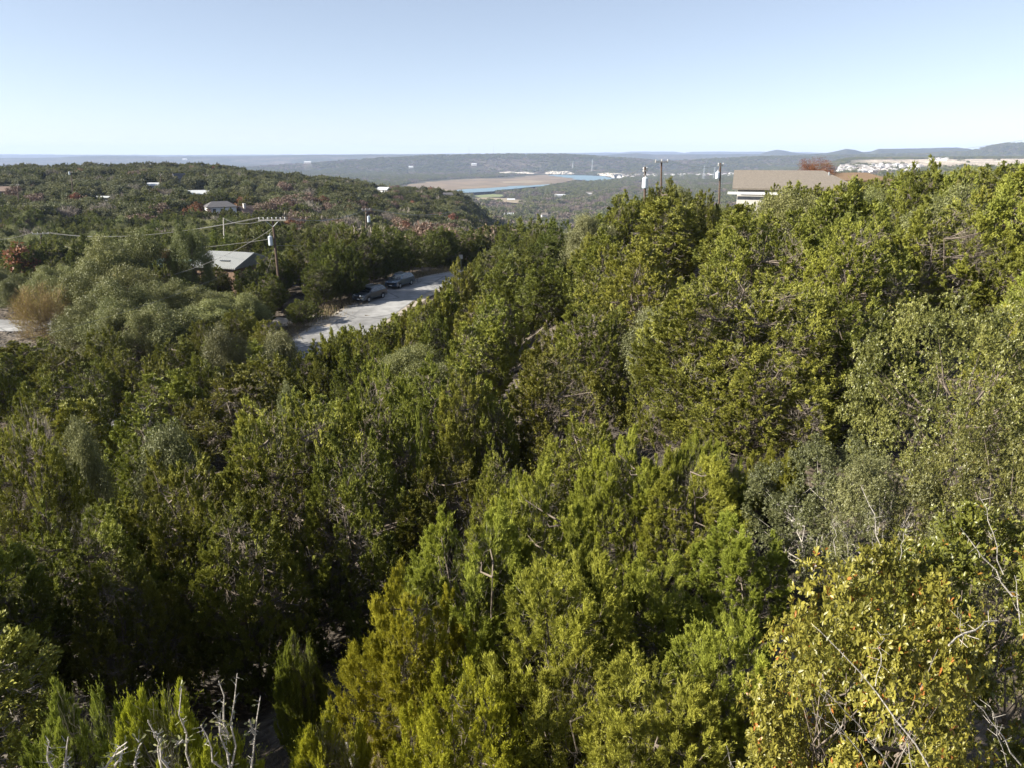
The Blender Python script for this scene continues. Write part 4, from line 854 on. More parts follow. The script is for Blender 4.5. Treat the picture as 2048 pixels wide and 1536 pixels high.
def house(label, x, y, rz, w, d, h, rh, wall, roof, hip=(0, 0), ov=.5, wins=(), chimney=None, base=None, group=None, name='house', porch=False):
    """ridge along local x; hip = how far each ridge end is drawn in; wins = (side, u, z, width, height)"""
    z0 = gz(x, y) - .3 if base is None else base
    root = empty(name, (x, y, z0), rz, label, 'house', group)
    z = h; m = MB(); m.box(-w/2, w/2, -d/2, d/2, -2.0, z)
    if hip[0] == 0: m.add([(-w/2, -d/2, z), (-w/2, d/2, z), (-w/2, 0, z + rh - .08), (-w/2 + .2, -d/2, z), (-w/2 + .2, d/2, z), (-w/2 + .2, 0, z + rh - .08)], [(0, 2, 1), (3, 4, 5), (0, 3, 5, 2), (1, 2, 5, 4)])
    if hip[1] == 0: m.add([(w/2, -d/2, z), (w/2, d/2, z), (w/2, 0, z + rh - .08), (w/2 - .2, -d/2, z), (w/2 - .2, d/2, z), (w/2 - .2, 0, z + rh - .08)], [(0, 1, 2), (3, 5, 4), (0, 2, 5, 3), (1, 4, 5, 2)])
    m.build('wall', wall, root)
    k = rh / (d / 2); ze = z - ov * k; X0, X1, D_ = -w/2 - ov, w/2 + ov, d/2 + ov; r = MB(); t = .16
    a = [(X0, -D_, ze), (X1, -D_, ze), (X1, D_, ze), (X0, D_, ze), (X0 + hip[0], 0, z + rh), (X1 - hip[1], 0, z + rh)]
    vs = [(p[0], p[1], p[2] + t) for p in a] + a
    r.add(vs, [(0, 1, 5, 4), (2, 3, 4, 5), (1, 2, 5), (3, 0, 4), (6, 10, 11, 7), (8, 11, 10, 9), (7, 11, 8), (9, 10, 6), (0, 6, 7, 1), (1, 7, 8, 2), (2, 8, 9, 3), (3, 9, 6, 0)])
    rf = r.build('roof', roof, root)
    if chimney:
        cx, cyy_, ch = chimney; MB().box(cx - .45, cx + .45, cyy_ - .4, cyy_ + .4, z, z + ch).box(cx - .55, cx + .55, cyy_ - .5, cyy_ + .5, z + ch, z + ch + .15).build('chimney', M['siding'], rf)
    for (sd, u, zc, ww, hh) in wins:
        f = MB(); g_ = MB()
        def bx(mb, a0, a1, c0, c1, e0, e1):
            if sd == 'f': mb.box(a0, a1, -d/2 - e1, -d/2 - e0, c0, c1)
            if sd == 'b': mb.box(a0, a1, d/2 + e0, d/2 + e1, c0, c1)
            if sd == 'l': mb.box(-w/2 - e1, -w/2 - e0, a0, a1, c0, c1)
            if sd == 'r': mb.box(w/2 + e0, w/2 + e1, a0, a1, c0, c1)
        bx(f, u - ww/2 - .08, u + ww/2 + .08, zc - hh/2 - .08, zc + hh/2 + .08, -.02, .04); bx(g_, u - ww/2, u + ww/2, zc - hh/2, zc + hh/2, -.01, .055)
        fo = f.build('window', M['trim'], root); g_.build('pane', M['win'], fo)
    return root
# the white house on the hill, right of the middle
pA = at(1470, 376, 72)
hw = house('white house with tan shingle roof standing on the hill behind the junipers', pA.x + 6.7, 74.6, R(-17), 10.7, 8.4, 2.75, 1.40, M['siding'], M['sh_tan'], hip=(0, 3.2), ov=.55,
           wins=[('f', 1.5, 1.5, 1.6, 1.1)], base=at(1470, 376, 72).z - 2.70)
MB().box(-6.3, 6.3, -4.72, -4.62, 2.12, 2.35).build('gutter', M['trim'], hw)
MB().tube([(3.1, -1.2, 3.6), (3.1, -1.2, 4.2)], .07, 6).build('roof_vent', M['steel'], hw)
pB = at(1722, 352, 88)
house('low house with orange tan roof right of the white house', pB.x, 92, 0, 8, 6, 2.4, .7, M['stucco'], M['sh_orange'], hip=(2, 2), base=at(1722, 356, 92).z - 2.6)
gA = at(463, 503, 98)
hg = house('brown house with ribbed green metal roof left of the road pole', gA.x, gA.y, R(-16), 6.4, 8.0, 4.1, 1.35, M['wood_wall'], M['sh_green'], ov=.45, base=gA.z - 5.6, wins=[('r', 1.2, 3.0, .9, 1.1)])
MB().box(.2, 1.6, -2.9, -1.5, 4.72, 4.80).build('skylight', M['win'], hg)
gB = at(345, 519, 97)
house('low annex with teal metal roof left of the green roofed house', gB.x, gB.y + 1, R(-16), 4.6, 5.0, 2.4, .5, M['wood_wall'], M['sh_teal'], base=gB.z - 3.1)
def ground_at(px, row, y0, y1):
    Ys = np.geomspace(y0, y1, 300); p = at(px, row, 1.0); e = np.abs(ground(p.x * Ys, Ys) - p.z * Ys) / Ys; k = int(e.argmin())
    return float(p.x * Ys[k]), float(Ys[k])
BOXES = []   # (px0, px1, row0, row1, Y): what must stay visible
FH = [  # label, px, row of the ground, range, rz, w, d, h, rh, wall, roof, hips, windows, chimney
 ('two storey white house with dark hip roof on the wooded ridge', 443, 436, 240, 420, .55, 11, 8, 5.0, 1.8, 'stucco', 'sh_dark', (3, 3), [('f', -3, 3.6, 1.2, 1.3), ('f', 0, 3.6, 1.2, 1.3), ('f', 3, 3.6, 1.2, 1.3), ('r', -2, 3.6, 1.2, 1.3), ('r', 1, 3.6, 1.2, 1.3), ('r', 1, 1.2, 1.2, 1.3)], None),
 ('white gabled house with chimney beside the two storey house', 500, 440, 240, 420, .9, 8, 7, 3.4, 2.6, 'stucco', 'sh_brown', (0, 0), [('f', -2, 1.8, 1.1, 1.2), ('f', 1.5, 1.8, 1.1, 1.2)], (-2.5, -1, 3.6)),
 ('long pale metal roof among trees above the two storey house', 398, 397, 280, 520, .3, 13, 8, 2.8, 1.7, 'stucco', 'sh_pale', (0, 0), [('f', 0, 1.5, 1.2, 1.2)], None),
 ('small white house under a pole on the wooded ridge', 315, 380, 330, 600, .1, 9, 7, 3.0, 1.3, 'stucco', 'sh_pale', (0, 0), [('f', -2, 1.6, 1.2, 1.2), ('f', 2, 1.6, 1.2, 1.2)], None),
 ('tiny gabled house near the ridge top right of the pole', 362, 374, 380, 640, .9, 7, 6, 5.2, 2.8, 'stucco', 'sh_dark', (0, 0), [('f', 0, 1.6, 1, 1.2)], None),
 ('flat pale roof above the rust coloured trees on the ridge', 205, 404, 230, 420, .0, 9, 6, 2.6, .5, 'siding', 'sh_pale', (0, 0), [('f', 0, 1.5, 1.2, 1.1)], None),
 ('dark brown roofed house cut by the left edge', 8, 392, 240, 450, .2, 12, 9, 3.0, 2.0, 'wood_wall', 'sh_brown', (2, 2), [('f', 0, 1.5, 1.2, 1.2)], None),
 ('white house with two storeys near the end of the ridge', 767, 384, 380, 640, -.3, 10, 8, 4.6, 1.8, 'stucco', 'sh_pale', (0, 0), [('f', -2, 3.4, 1.2, 1.2), ('f', 2, 3.4, 1.2, 1.2)], None),
 ('white cottage on the far tip of the ridge', 896, 393, 420, 640, .2, 7, 6, 3.6, 1.6, 'stucco', 'sh_dark', (0, 0), [('f', 0, 1.8, 1.2, 1.2)], None),
 ('pale roof among the junipers below the dark slope', 1018, 431, 500, 1400, .3, 18, 10, 4.6, 2.4, 'stucco', 'sh_pale', (0, 0), [('f', 0, 1.5, 1.2, 1.2)], None),
 ('small tan house in the wood above the road junipers', 1089, 422, 500, 1400, .2, 12, 9, 5.0, 3.0, 'siding', 'sh_tan', (0, 0), [('f', 0, 1.5, 1.2, 1.2)], None),
 ('grey roofed barn in the valley wood, left one', 1120, 393, 900, 2600, .1, 30, 14, 4, 3, 'siding', 'sh_pale', (0, 0), [], None),
 ('pale barn in the valley wood right of the grey roofed barn', 1180, 388, 900, 2600, -.1, 26, 14, 4, 3, 'stucco', 'sh_tan', (0, 0), [], None),
 ('white farm building standing in the tan field', 1022, 402, 900, 2600, .1, 20, 12, 4, 3, 'stucco', 'sh_pale', (0, 0), [], None),
 ('white house high on the far wooded hill, left of the lake', 615, 321, 4500, 8000, .1, 50, 24, 9, 6, 'stucco', 'sh_pale', (0, 0), [], None),
 ('white building on the far hill above the dry lake bed', 948, 331, 3500, 5600, .1, 34, 20, 9, 6, 'stucco', 'sh_pale', (0, 0), [], None),
 ('white building at the foot of the far hill on the left', 822, 336, 3000, 5600, .1, 30, 16, 8, 5, 'stucco', 'sh_pale', (0, 0), [], None),
 ('pale house halfway up the far left hill', 370, 320, 4500, 9000, .1, 50, 26, 9, 7, 'stucco', 'sh_pale', (0, 0), [], None),
]
for (lab, px, row, y0, y1, rz, w, d, h, rh, wl, rf, hp, wn, ch) in FH:
    x, Y = ground_at(px, row, y0, y1)
    house(lab, x, Y, rz, w, d, h, rh, M[wl], M[rf], hp, .5, wn, ch)
    z = gz(x, Y); p0 = proj(x - w * .55, Y, z); p1 = proj(x + w * .55, Y, z + (h + rh) * 1.0)
    BOXES.append((p0[0], p1[0], p1[1] - 2, p1[1] + (p0[1] - p1[1]) * .65, Y)); HOUSES_XY.append((x, Y, max(w, d) * .8))

# ------------------------------------------------------------------ utility poles and wires
def pole(label, top, base_px, Y, r=.15, arm=None, can=None, ins=0, armrz=0.0, mat=None, braces=True):
    """top = (px,row); arm = (half length, drop below the top); can = (side, drop, radius, height)"""
    t = at(top[0], top[1], Y); bz = gz(t.x, Y)
    dpx = Y * CP - bz * SP; bx = (base_px - 1024) / F * dpx
    root = empty('utility_pole', (bx, Y, bz - .3), 0, label, 'utility pole', 'wooden poles carrying power lines'); o = Vector((bx, Y, bz - .3)); tl = t - o
    MB().tube([(0, 0, 0), tl * .5, tl], [r * 1.15, r, r * .8], 10).build('pole', mat or M['pole'], root)
    ux = Vector((math.cos(armrz), math.sin(armrz), 0)); pts = []
    def on(d): return tl * ((tl.length - d) / tl.length)
    if arm:
        hl, dr = arm; c = on(dr) - Vector((0, r, 0)); m = MB()
        a, b = c - ux * hl, c + ux * hl; up = Vector((0, 0, .07)); n_ = Vector((-ux.y, ux.x, 0)) * .06
        m.add([a - up - n_, b - up - n_, b - up + n_, a - up + n_, a + up - n_, b + up - n_, b + up + n_, a + up + n_], [(0, 3, 2, 1), (4, 5, 6, 7), (0, 1, 5, 4), (1, 2, 6, 5), (2, 3, 7, 6), (3, 0, 4, 7)])
        ar = m.build('crossarm', M['arm'], root)
        if braces:
            for sg in (-1, 1): MB().tube([c + ux * sg * hl * .5 + Vector((0, -.03, -.05)), on(dr + .75) - Vector((0, r, 0))], .025, 4).build('brace', M['steel'], root)
        for k in range(ins):
            q = -hl * .93 + 2 * hl * .93 * k / max(1, ins - 1); p = c + ux * q + up
            i_ = MB(); i_.tube([p, p + Vector((0, 0, .10)), p + Vector((0, 0, .13)), p + Vector((0, 0, .26))], [.03, .03, .085, .05], 8); i_.build('insulator', M['porcelain'], root); pts.append(o + p + Vector((0, 0, .26)))
    if can:
        sg, dr, rr, hh = can; c = on(dr) + ux * sg * (r + rr + .05); m = MB()
        m.tube([c, c + Vector((0, 0, .06)), c + Vector((0, 0, hh)), c + Vector((0, 0, hh + .10))], [rr * .9, rr, rr, rr * .55], 16)
        cn = m.build('transformer', M['can'], root)
        MB().tube([c + Vector((0, 0, hh)), c + Vector((0, 0, hh + .12)), c + Vector((0, 0, hh + .34))], [.05, .08, .035], 8).build('bushing', M['porcelain'], cn)
        MB().tube([c + Vector((0, 0, hh + .34)), on(max(dr - hh - .9, .2))], .015, 4).build('lead', M['wire'], cn)
    return root, (pts or [t]), o, tl, on
P1, i1, o1, tl1, on1 = pole('leaning wooden pole with loaded crossarm beside the road', (545, 438), 563, 83, .16, (1.55, .12), (-1, 3.0, .26, 1.0), 7, .1)
P2, i2, o2, tl2, on2 = pole('wooden pole with transformer beyond the road trees', (732, 415), 733, 150, .16, (.8, .5), (1, 3.0, .35, 1.2), 3, .3)
P3, i3, o3, tl3, on3 = pole('thin pale pole in the dark hollow left of the road pole', (447, 436), 449, 165, .14, None, None, 0, 0, M['arm'])
P4, i4, o4, tl4, on4 = pole('wooden pole with crossarm near the left edge', (82, 466), 84, 150, .17, (1.6, .15), None, 4, .2)
P5, i5, o5, tl5, on5 = pole('tall wooden pole on the left ridge with small transformer', (142, 342), 148, 330, .22, (.8, .5), (-1, 1.6, .4, 1.2), 2, .1)
P6, i6, o6, tl6, on6 = pole('wooden pole on the ridge behind the small white house', (321, 347), 323, 400, .22, (.9, .4), None, 2, .1)
P7, i7, o7, tl7, on7 = pole('short wooden pole at the far left of the ridge', (36, 368), 38, 300, .18, (.6, .3), None, 2, .1)
P8, i8, o8, tl8, on8 = pole('wooden pole with big grey transformer rising from the hilltop junipers', (1290, 334), 1289, 72, .13, (.38, .35), (.0, 2.0, .30, .95), 2, .9)
P9, i9, o9, tl9, on9 = pole('dark wooden pole with pale crossarm, middle of the three hilltop poles', (1323, 322), 1321, 98, .14, (.9, .12), None, 3, .2, braces=False)
P10, i10, o10, tl10, on10 = pole('leaning dark pole with small transformer left of the white house', (1441, 326), 1436, 108, .15, (.5, .3), (-1, 2.2, .32, .9), 2, .5, braces=False)
P11, i11, o11, tl11, on11 = pole('slim pole standing right of the dark slope behind the road wood', (412, 350), 413, 420, .2, (.5, .4), None, 2, .1)
P11['label'] = 'slim pole near the ridge top above the long pale roof'
def wire(label, a, b, sag, r=.020, group='overhead power lines'):
    m = MB(); n = 16; pts = []
    for k in range(n + 1):
        q = k / n; p = a.lerp(b, q); p.z -= 4 * sag * q * (1 - q); pts.append(p)
    m.tube(pts, r, 4); o = m.build('power_line', M['wire']); tag(o, label, 'power line', group)
end = [at(970, 386, 480), at(985, 392, 480), at(955, 386, 480)]
for k in range(3):
    wire(['upper', 'middle', 'lower'][k] + ' wire of the bundle from the leaning road pole to the transformer pole beyond', i1[[6, 4, 2][k]], i2[k], 1.2)
    wire(['upper', 'middle', 'lower'][k] + ' wire running from the transformer pole beyond the road over the dark slope', i2[k], end[k], 6, .03)
L4 = [Vector(p) for p in i4]
for k in range(2): wire(['upper', 'lower'][k] + ' wire from the road pole to the crossarm pole at the left edge', i1[k], L4[3 - k], 1.5)
wire('low wire from the road pole to the crossarm pole at the left edge', o1 + on1(2.2), o4 + on4(2.0), 1.6)
wire('slack low wire from the road pole across the trees to the right', o1 + on1(3.0), at(1000, 437, 190), 2.2, .022)
wire('slack wire from the road pole towards the green roof', o1 + on1(1.0), at(300, 560, 80), .8)
wire('service wire dropping from the road pole to the lower left', o1 + on1(3.4), at(-60, 705, 40), 1.0, .011)
wire('wire from the crossarm pole leaving the frame on the left', L4[0], at(-80, 470, 150), 1.2)
wire('second wire from the road pole to the pale pole', i1[3], o3 + tl3, 1.0)
wire('wire from the big transformer pole to the white house eave', o8 + on8(1.9), at(1466, 372, 74), .25, .012)
wire('wire between the big transformer pole and the middle hilltop pole', o8 + on8(.3), i9[0], .3, .012)
wire('wire between the middle hilltop pole and the leaning dark pole', i9[2], o10 + on10(.3), .6, .014)
wire('high wire crossing the sky at the upper right corner of the hills', i10[1], at(2120, 268, 60), 1.0, .010)
wire('long slack wire down the valley side from the middle hilltop pole', i9[0], at(880, 470, 150), 3.0, .02)
wire('wire from the short ridge pole to the left edge', i7[0], at(-60, 362, 300), 1, .03)
# guy wires of the road pole belong to it
MB().tube([on1(3.0), Vector(at(600, 640, 83)) * 0 + Vector((-3.2, .5, .3))], .012, 4).build('guy_wire', M['wire'], P1)
# small sign by the road end
sp_ = at(922, 532, 112); rs = empty('road_sign', (sp_.x, sp_.y, gz(sp_.x, sp_.y) - .1), 0, 'thin pale road sign post at the far bend of the road', 'road sign')
MB().tube([(0, 0, 0), (0, 0, 2.6)], .05, 6).build('post', M['steel'], rs); MB().box(-.3, .3, -.07, -.05, 1.95, 2.6).build('sign_board', M['porcelain'], rs)

# ------------------------------------------------------------------ lake, dry bed, bluffs, fields of the valley
def floor_pt(px, row, z=FLOOR): s = slope(row); Y = z / s; p = at(px, row, Y); return (p.x, p.y)
def patch(name, poly, z, mat, kind='structure', n=5):
    """a flat sheet on the valley floor; outline given as (px,row) seen on that floor"""
    pts = [floor_pt(a, b, z) for a, b in poly]; out = []
    r2 = random.Random(len(pts))
    for i in range(len(pts)):
        a, b = pts[i], pts[(i + 1) % len(pts)]
        for k in range(n):
            q = k / n; j = 0 if k == 0 else 1; L = math.hypot(a[0] - b[0], a[1] - b[1])
            out.append((a[0] + (b[0] - a[0]) * q + r2.gauss(0, .05) * L * j, a[1] + (b[1] - a[1]) * q + r2.gauss(0, .04) * L * j, z))
    me = bpy.data.meshes.new(name); bm = bmesh.new(); vs = [bm.verts.new(p) for p in out]; f = bm.faces.new(vs); bm.normal_update()
    if f.normal.z < 0: f.normal_flip()
    bmesh.ops.triangulate(bm, faces=bm.faces[:]); bm.to_mesh(me); bm.free()
    o = obj(name, me, mat); o['kind'] = kind; return o
wm, wn, wb = new_mat('lake_water'); wb.inputs['Base Color'].default_value = (.16, .235, .28, 1); wb.inputs['Roughness'].default_value = .5; wb.inputs['Specular IOR Level'].default_value = .12
no = N(wn, 'ShaderNodeTexNoise'); no.inputs['Scale'].default_value = .05; tc = N(wn, 'ShaderNodeTexCoord'); wn.links.new(tc.outputs['Object'], no.inputs['Vector']); bp = N(wn, 'ShaderNodeBump'); bp.inputs['Distance'].default_value = 3; bp.inputs['Strength'].default_value = .5
wn.links.new(no.outputs['Fac'], bp.inputs['Height']); wn.links.new(bp.outputs[0], wb.inputs['Normal'])
M['water'] = wm
M['bed'] = simple('dry_lake_bed', (.16, .115, .068), .95, noise=.45, scale=.012); M['field'] = simple('dry_field', (.24, .19, .12), .95, noise=.2, scale=.01); M['meadow'] = simple('green_meadow', (.17, .19, .07), .95, noise=.2, scale=.02)
M['bluff'] = simple('limestone_bluff', (.42, .38, .32), .9, noise=.25, scale=.02, bump=.5)
patch('lake_bed', [(815, 372), (850, 364), (900, 360), (960, 357), (1010, 357), (1050, 352), (1090, 349.5), (1130, 351), (1170, 356), (1140, 362), (1110, 368), (1060, 373), (1000, 377), (940, 384), (900, 386), (840, 380)], FLOOR + 6.5, M['bed'])
patch('water', [(908, 380.5), (935, 378), (985, 375.5), (1030, 372), (1065, 370.5), (1098, 368), (1088, 371.5), (1050, 375), (1020, 378.5), (960, 384), (918, 386)], FLOOR + 7.2, M['water'])
o = patch('water', [(1092, 350.2), (1115, 349.8), (1150, 350.5), (1185, 351.2), (1212, 353), (1222, 357), (1205, 360.5), (1175, 361.5), (1150, 359), (1135, 355.5), (1110, 352.5)], FLOOR + 7.2, M['water'])
patch('field', [(925, 397), (965, 395), (1010, 396), (1040, 400), (1060, 405), (1030, 406), (990, 402), (940, 401)], FLOOR + 4.0, M['field'])
patch('meadow', [(945, 391), (985, 388), (1010, 390), (1000, 394), (960, 395)], FLOOR + 4.0, M['meadow'])
patch('field', [(1000, 363), (1060, 361), (1100, 362), (1060, 366), (1010, 366)], FLOOR + 6.9, M['field'])
def bluff(label, pts, hts):
    m = MB(); r2 = random.Random(len(label)); q = resample([floor_pt(a, b) for a, b in pts], 60); h = np.interp(np.linspace(0, 1, 60), np.linspace(0, 1, len(hts)), hts)
    for lv, (dz, dy) in enumerate([(0, 0), (.45, 6), (.75, 14), (1.0, 24), (1.0, 90), (0, 110)]):
        for i in range(60): m.v.append((q[i, 0] + r2.gauss(0, 5), q[i, 1] + dy * 1.2 + r2.gauss(0, 4), FLOOR + 5 + h[i] * dz * (1 + r2.gauss(0, .10))))
    for lv in range(5):
        for i in range(59): m.f.append((lv*60 + i, lv*60 + i + 1, (lv+1)*60 + i + 1, (lv+1)*60 + i))
    o = m.build('limestone_bluff', M['bluff']); tag(o, label, 'bluff', 'white bluffs on the lake shore'); return o
bluff('low broken white bluff behind the dry lake bed, leftmost', [(998, 348.5), (1030, 349), (1068, 350)], [4, 9, 6, 11, 4])
bluff('white limestone bluff standing at the middle of the lake', [(1092, 350), (1115, 350.4), (1148, 350.4)], [5, 15, 12, 17, 6])
bluff('white bluff at the right end of the lake, running into the wood', [(1200, 352.5), (1225, 355.5), (1250, 352)], [8, 15, 11, 5])

# ------------------------------------------------------------------ estate houses far off
eh = []
r3 = random.Random(4)
def est(px, row, y0, y1, s, lab, grp):
    x, Y = ground_at(px, row, y0, y1); eh.append((x, Y, s, lab, grp))
for _ in range(270):
    px = r3.uniform(1678, 1842); row = 330 + 14 * r3.random() + (1842 - px) / 164 * 3; est(px, row, 1500, 3000, 1.0, 'tiny pale house of the crowded estate on the far right hillside', 'estate houses on the far right hillside')
for _ in range(22): est(r3.uniform(1858, 1895), r3.uniform(317, 322), 2600, 3200, 1.0, 'tiny pale house at the crest of the cleared far hill', 'houses on the crest of the cleared hill')
for _ in range(80):
    px = r3.uniform(1225, 1478); est(px, 349 + r3.uniform(-5, 5) + (1478 - px) / 250 * 4, 2500, 4200, 1.3, 'tiny pale house of the village in the valley behind the hilltop poles', 'village houses in the valley')
wallm = MB().box(-7, 7, -6, 6, -4, 5.2); base_w = None
pal = [M['stucco'], M['siding']]; rfs = [shingle('estate_roof_a', (.30, .28, .27)), shingle('estate_roof_b', (.42, .40, .38)), shingle('estate_roof_c', (.20, .18, .17))]
WME = []; RME = []
for m_ in pal:
    me = bpy.data.meshes.new('estate_wall'); me.from_pydata(wallm.v, [], wallm.f); me.materials.append(m_); WME.append(me)
for m_ in rfs:
    a = [(-7.6, -6.6, 5), (7.6, -6.6, 5), (7.6, 6.6, 5), (-7.6, 6.6, 5), (-3.5, 0, 8.4), (3.5, 0, 8.4)]
    me = bpy.data.meshes.new('estate_roof'); me.from_pydata(a, [], [(0, 1, 5, 4), (2, 3, 4, 5), (1, 2, 5), (3, 0, 4), (0, 3, 2, 1)]); me.materials.append(m_); RME.append(me)
placed = []
EH_DROP = set([7,20,31,35,58,59,83,94,121,122,133,151,155,163,167,176,178,182,184])
for (x, Y, s, lab, grp) in eh:
    if any((x - a) ** 2 + (Y - b) ** 2 < 18 ** 2 for a, b in placed): continue
    placed.append((x, Y))
    if len(placed) in EH_DROP: continue
    e = empty('house', (x, Y, gz(x, Y)), r3.uniform(-.6, .6), lab, 'house', grp); e['nr'] = len(placed); s *= r3.uniform(.85, 1.2); e.scale = (s, s, s * r3.uniform(.8, 1.1))
    obj('wall', r3.choice(WME), parent=e); obj('roof', r3.choice(RME), parent=e); HOUSES_XY.append((x, Y, 14))
for tag_, lab_ in (('estate houses on the far right hillside', 'tiny pale house of the far right estate'), ('village houses in the valley', 'tiny pale house of the valley village'), ('houses on the crest of the cleared hill', 'tiny pale house on the cleared crest')):
    L = sorted([o for o in bpy.data.objects if o.get('group') == tag_], key=lambda o: proj(*o.location)[1]); nr_w = ['first', 'second', 'third', 'fourth', 'fifth', 'sixth', 'seventh', 'eighth', 'ninth', 'tenth', 'eleventh', 'twelfth', 'thirteenth', 'fourteenth']
    for q in range(math.ceil(len(L) / 12)):
        for i, o in enumerate(sorted(L[q * 12:(q + 1) * 12], key=lambda o: proj(*o.location)[0])):
            o['label'] = f'{lab_}, {nr_w[i]} from left' + (f', {nr_w[q]} row' if len(L) > 12 else '')
# pylons and masts
def pylon(label, px, row_top, Y, h, wbase, name='transmission_pylon', cat='pylon'):
    p = at(px, row_top, Y); z0 = max(gz(p.x, p.y), p.z - h * 1.3) - 1; h = p.z - z0; rt = empty(name, (p.x, p.y, z0), .3, label, cat); m = MB(); a = wbase / 2; t = .7 if cat == 'pylon' else .9
    for sx in (-1, 1):
        for sy in (-1, 1): m.tube([(sx * a, sy * a, 0), (sx * a * .35, sy * a * .35, h * .6), (sx * .5, sy * .5, h)], [t, t * .8, t * .6], 4)
    for k in range(8):
        q0 = k / 8; q1 = (k + 1) / 8; w0 = a * (1 - q0 * .85); w1 = a * (1 - q1 * .85); m.tube([(-w0, -w0, h * q0), (w1, -w1, h * q1)], t * .4, 3); m.tube([(w0, w0, h * q0), (-w1, w1, h * q1)], t * .4, 3)
    m.build('lattice', M['steel'], rt)
    if cat == 'pylon':
        for zz, ww in ((.70, 9), (.82, 7.5), (.93, 6)): MB().tube([(-ww, 0, h * zz), (ww, 0, h * zz)], .55, 4).build('crossarm', M['steel'], rt)
pylon('pale transmission pylon in front of the far hill, taller one', 1185, 319, 4300, 50, 10)
pylon('smaller pale transmission pylon left of the taller one', 1146, 323, 4900, 40, 10)
pylon('slim pale pylon behind the hilltop poles, left of two', 1409, 332, 3300, 42, 8)
pylon('slim pale pylon behind the hilltop poles, right of two', 1430, 334, 3500, 42, 8)
pylon('thin radio mast on the far horizon, left one', 938, 291, 9400, 130, 5, 'radio_mast', 'radio mast')
pylon('thin radio mast on the far horizon, right taller one', 987, 287, 9400, 150, 5, 'radio_mast', 'radio mast')

# ------------------------------------------------------------------ autumn trees of the far side, each on its own
r4 = random.Random(21); AUT = []
for i in range(34):
    if i < 24: px, row = r4.uniform(590, 1010), r4.uniform(385, 448)
    else: px, row = r4.uniform(0, 560), r4.uniform(375, 440)
    row = min(row, 470 - 0) ; x, Y = ground_at(px, row + 12, 190, 520)
    if any((x - a) ** 2 + (Y - b) ** 2 < 60 for a, b in AUT) or any((x - h[0]) ** 2 + (Y - h[1]) ** 2 < h[2] ** 2 for h in HOUSES_XY): continue
    AUT.append((x, Y)); KIND['rf'] = ('autumn_tree', 'autumn tree'); KIND['bf'] = ('bare_tree', 'bare tree')
    tree(r4.choice(['rf0', 'rf1', 'rf1', 'bf0', 'bf0']), x, Y, r4.uniform(6.5, 9), None, r4.uniform(0, 6))

# ------------------------------------------------------------------ woodland beyond what one can count: one mass per distance
def scatter_stuff(name, P, kinds, scl, rot, protos):
    me = bpy.data.meshes.new(name); me.vertices.add(len(P)); me.vertices.foreach_set('co', P.astype(np.float32).ravel())
    for nm, arr, ty in (('kd', kinds, 'INT'), ('sc', scl, 'FLOAT'), ('rt', rot, 'FLOAT')):
        a = me.attributes.new(nm, ty, 'POINT'); a.data.foreach_set('value', arr.astype(np.int32 if ty == 'INT' else np.float32))
    me.update(); o = obj(name, me); o['kind'] = 'stuff'
    ng = bpy.data.node_groups.new(name, 'GeometryNodeTree'); ng.interface.new_socket('Geometry', in_out='INPUT', socket_type='NodeSocketGeometry'); ng.interface.new_socket('Geometry', in_out='OUTPUT', socket_type='NodeSocketGeometry')
    gi = ng.nodes.new('NodeGroupInput'); go = ng.nodes.new('NodeGroupOutput'); jn = ng.nodes.new('GeometryNodeJoinGeometry'); L = ng.links
    def attr(nm, ty):
        a = ng.nodes.new('GeometryNodeInputNamedAttribute'); a.data_type = ty; a.inputs['Name'].default_value = nm; return a.outputs['Attribute']
    kd = attr('kd', 'INT'); s_ = attr('sc', 'FLOAT'); r0 = attr('rt', 'FLOAT'); cx = ng.nodes.new('ShaderNodeCombineXYZ'); L.new(r0, cx.inputs['Z'])
    for k, src in enumerate(protos):
        io = ng.nodes.new('GeometryNodeInstanceOnPoints'); oi = ng.nodes.new('GeometryNodeObjectInfo'); oi.inputs['Object'].default_value = src; oi.inputs['As Instance'].default_value = True
        cp = ng.nodes.new('FunctionNodeCompare'); cp.data_type = 'INT'; cp.operation = 'EQUAL'; L.new(kd, cp.inputs[2]); cp.inputs[3].default_value = k
        L.new(gi.outputs[0], io.inputs['Points']); L.new(oi.outputs['Geometry'], io.inputs['Instance']); L.new(cp.outputs[0], io.inputs['Selection'])
        L.new(s_, io.inputs['Scale']); L.new(cx.outputs[0], io.inputs['Rotation']); L.new(io.outputs[0], jn.inputs[0])
    L.new(jn.outputs[0], go.inputs[0]); md = o.modifiers.new('scatter', 'NODES'); md.node_group = ng; return o
SRC = {}
def src_obj(pn, pick):   # one real tree of each kind lends its crown
    o = bpy.data.objects.new('crown_source', PROTO[pn][0]); SRC[pn] = o
    if pn[:2] == 'jm': o.data = tinted(o.data, 'jun_mid')
    return o
protos = ['jf0', 'jf1', 'jf2', 'jf3', 'of0', 'of1', 'rf0', 'rf1', 'bf0', 'jm0', 'jm2', 'jm3', 'jm5', 'om0', 'om2']
srcs = [src_obj(p, 0) for p in protos]
def visible_filter(x, y, z, H):
    d = y * CP - z * SP; px = 1024 + F * x / d; row = 768 - F * (y * SP + (z + H) * CP) / d; return px, row
def woods(y0, y1, n, amax=.80, power=1.0, seed=5):
    r5 = np.random.default_rng(seed); u = r5.random(n); Y = (y0 ** power + (y1 ** power - y0 ** power) * u) ** (1 / power); a = r5.uniform(-amax, amax, n); x = a * Y
    return x, Y, r5
x, Y, r5 = woods(128, 760, 15000, power=1.5)
z = ground(x, Y); n = len(x)
H = 5.2 + 3.6 * r5.random(n); 
k = r5.choice(9, n, p=[.18, .18, .18, .18, .12, .12, .006, .014, .02])
px, row = visible_filter(x, Y, z, H)
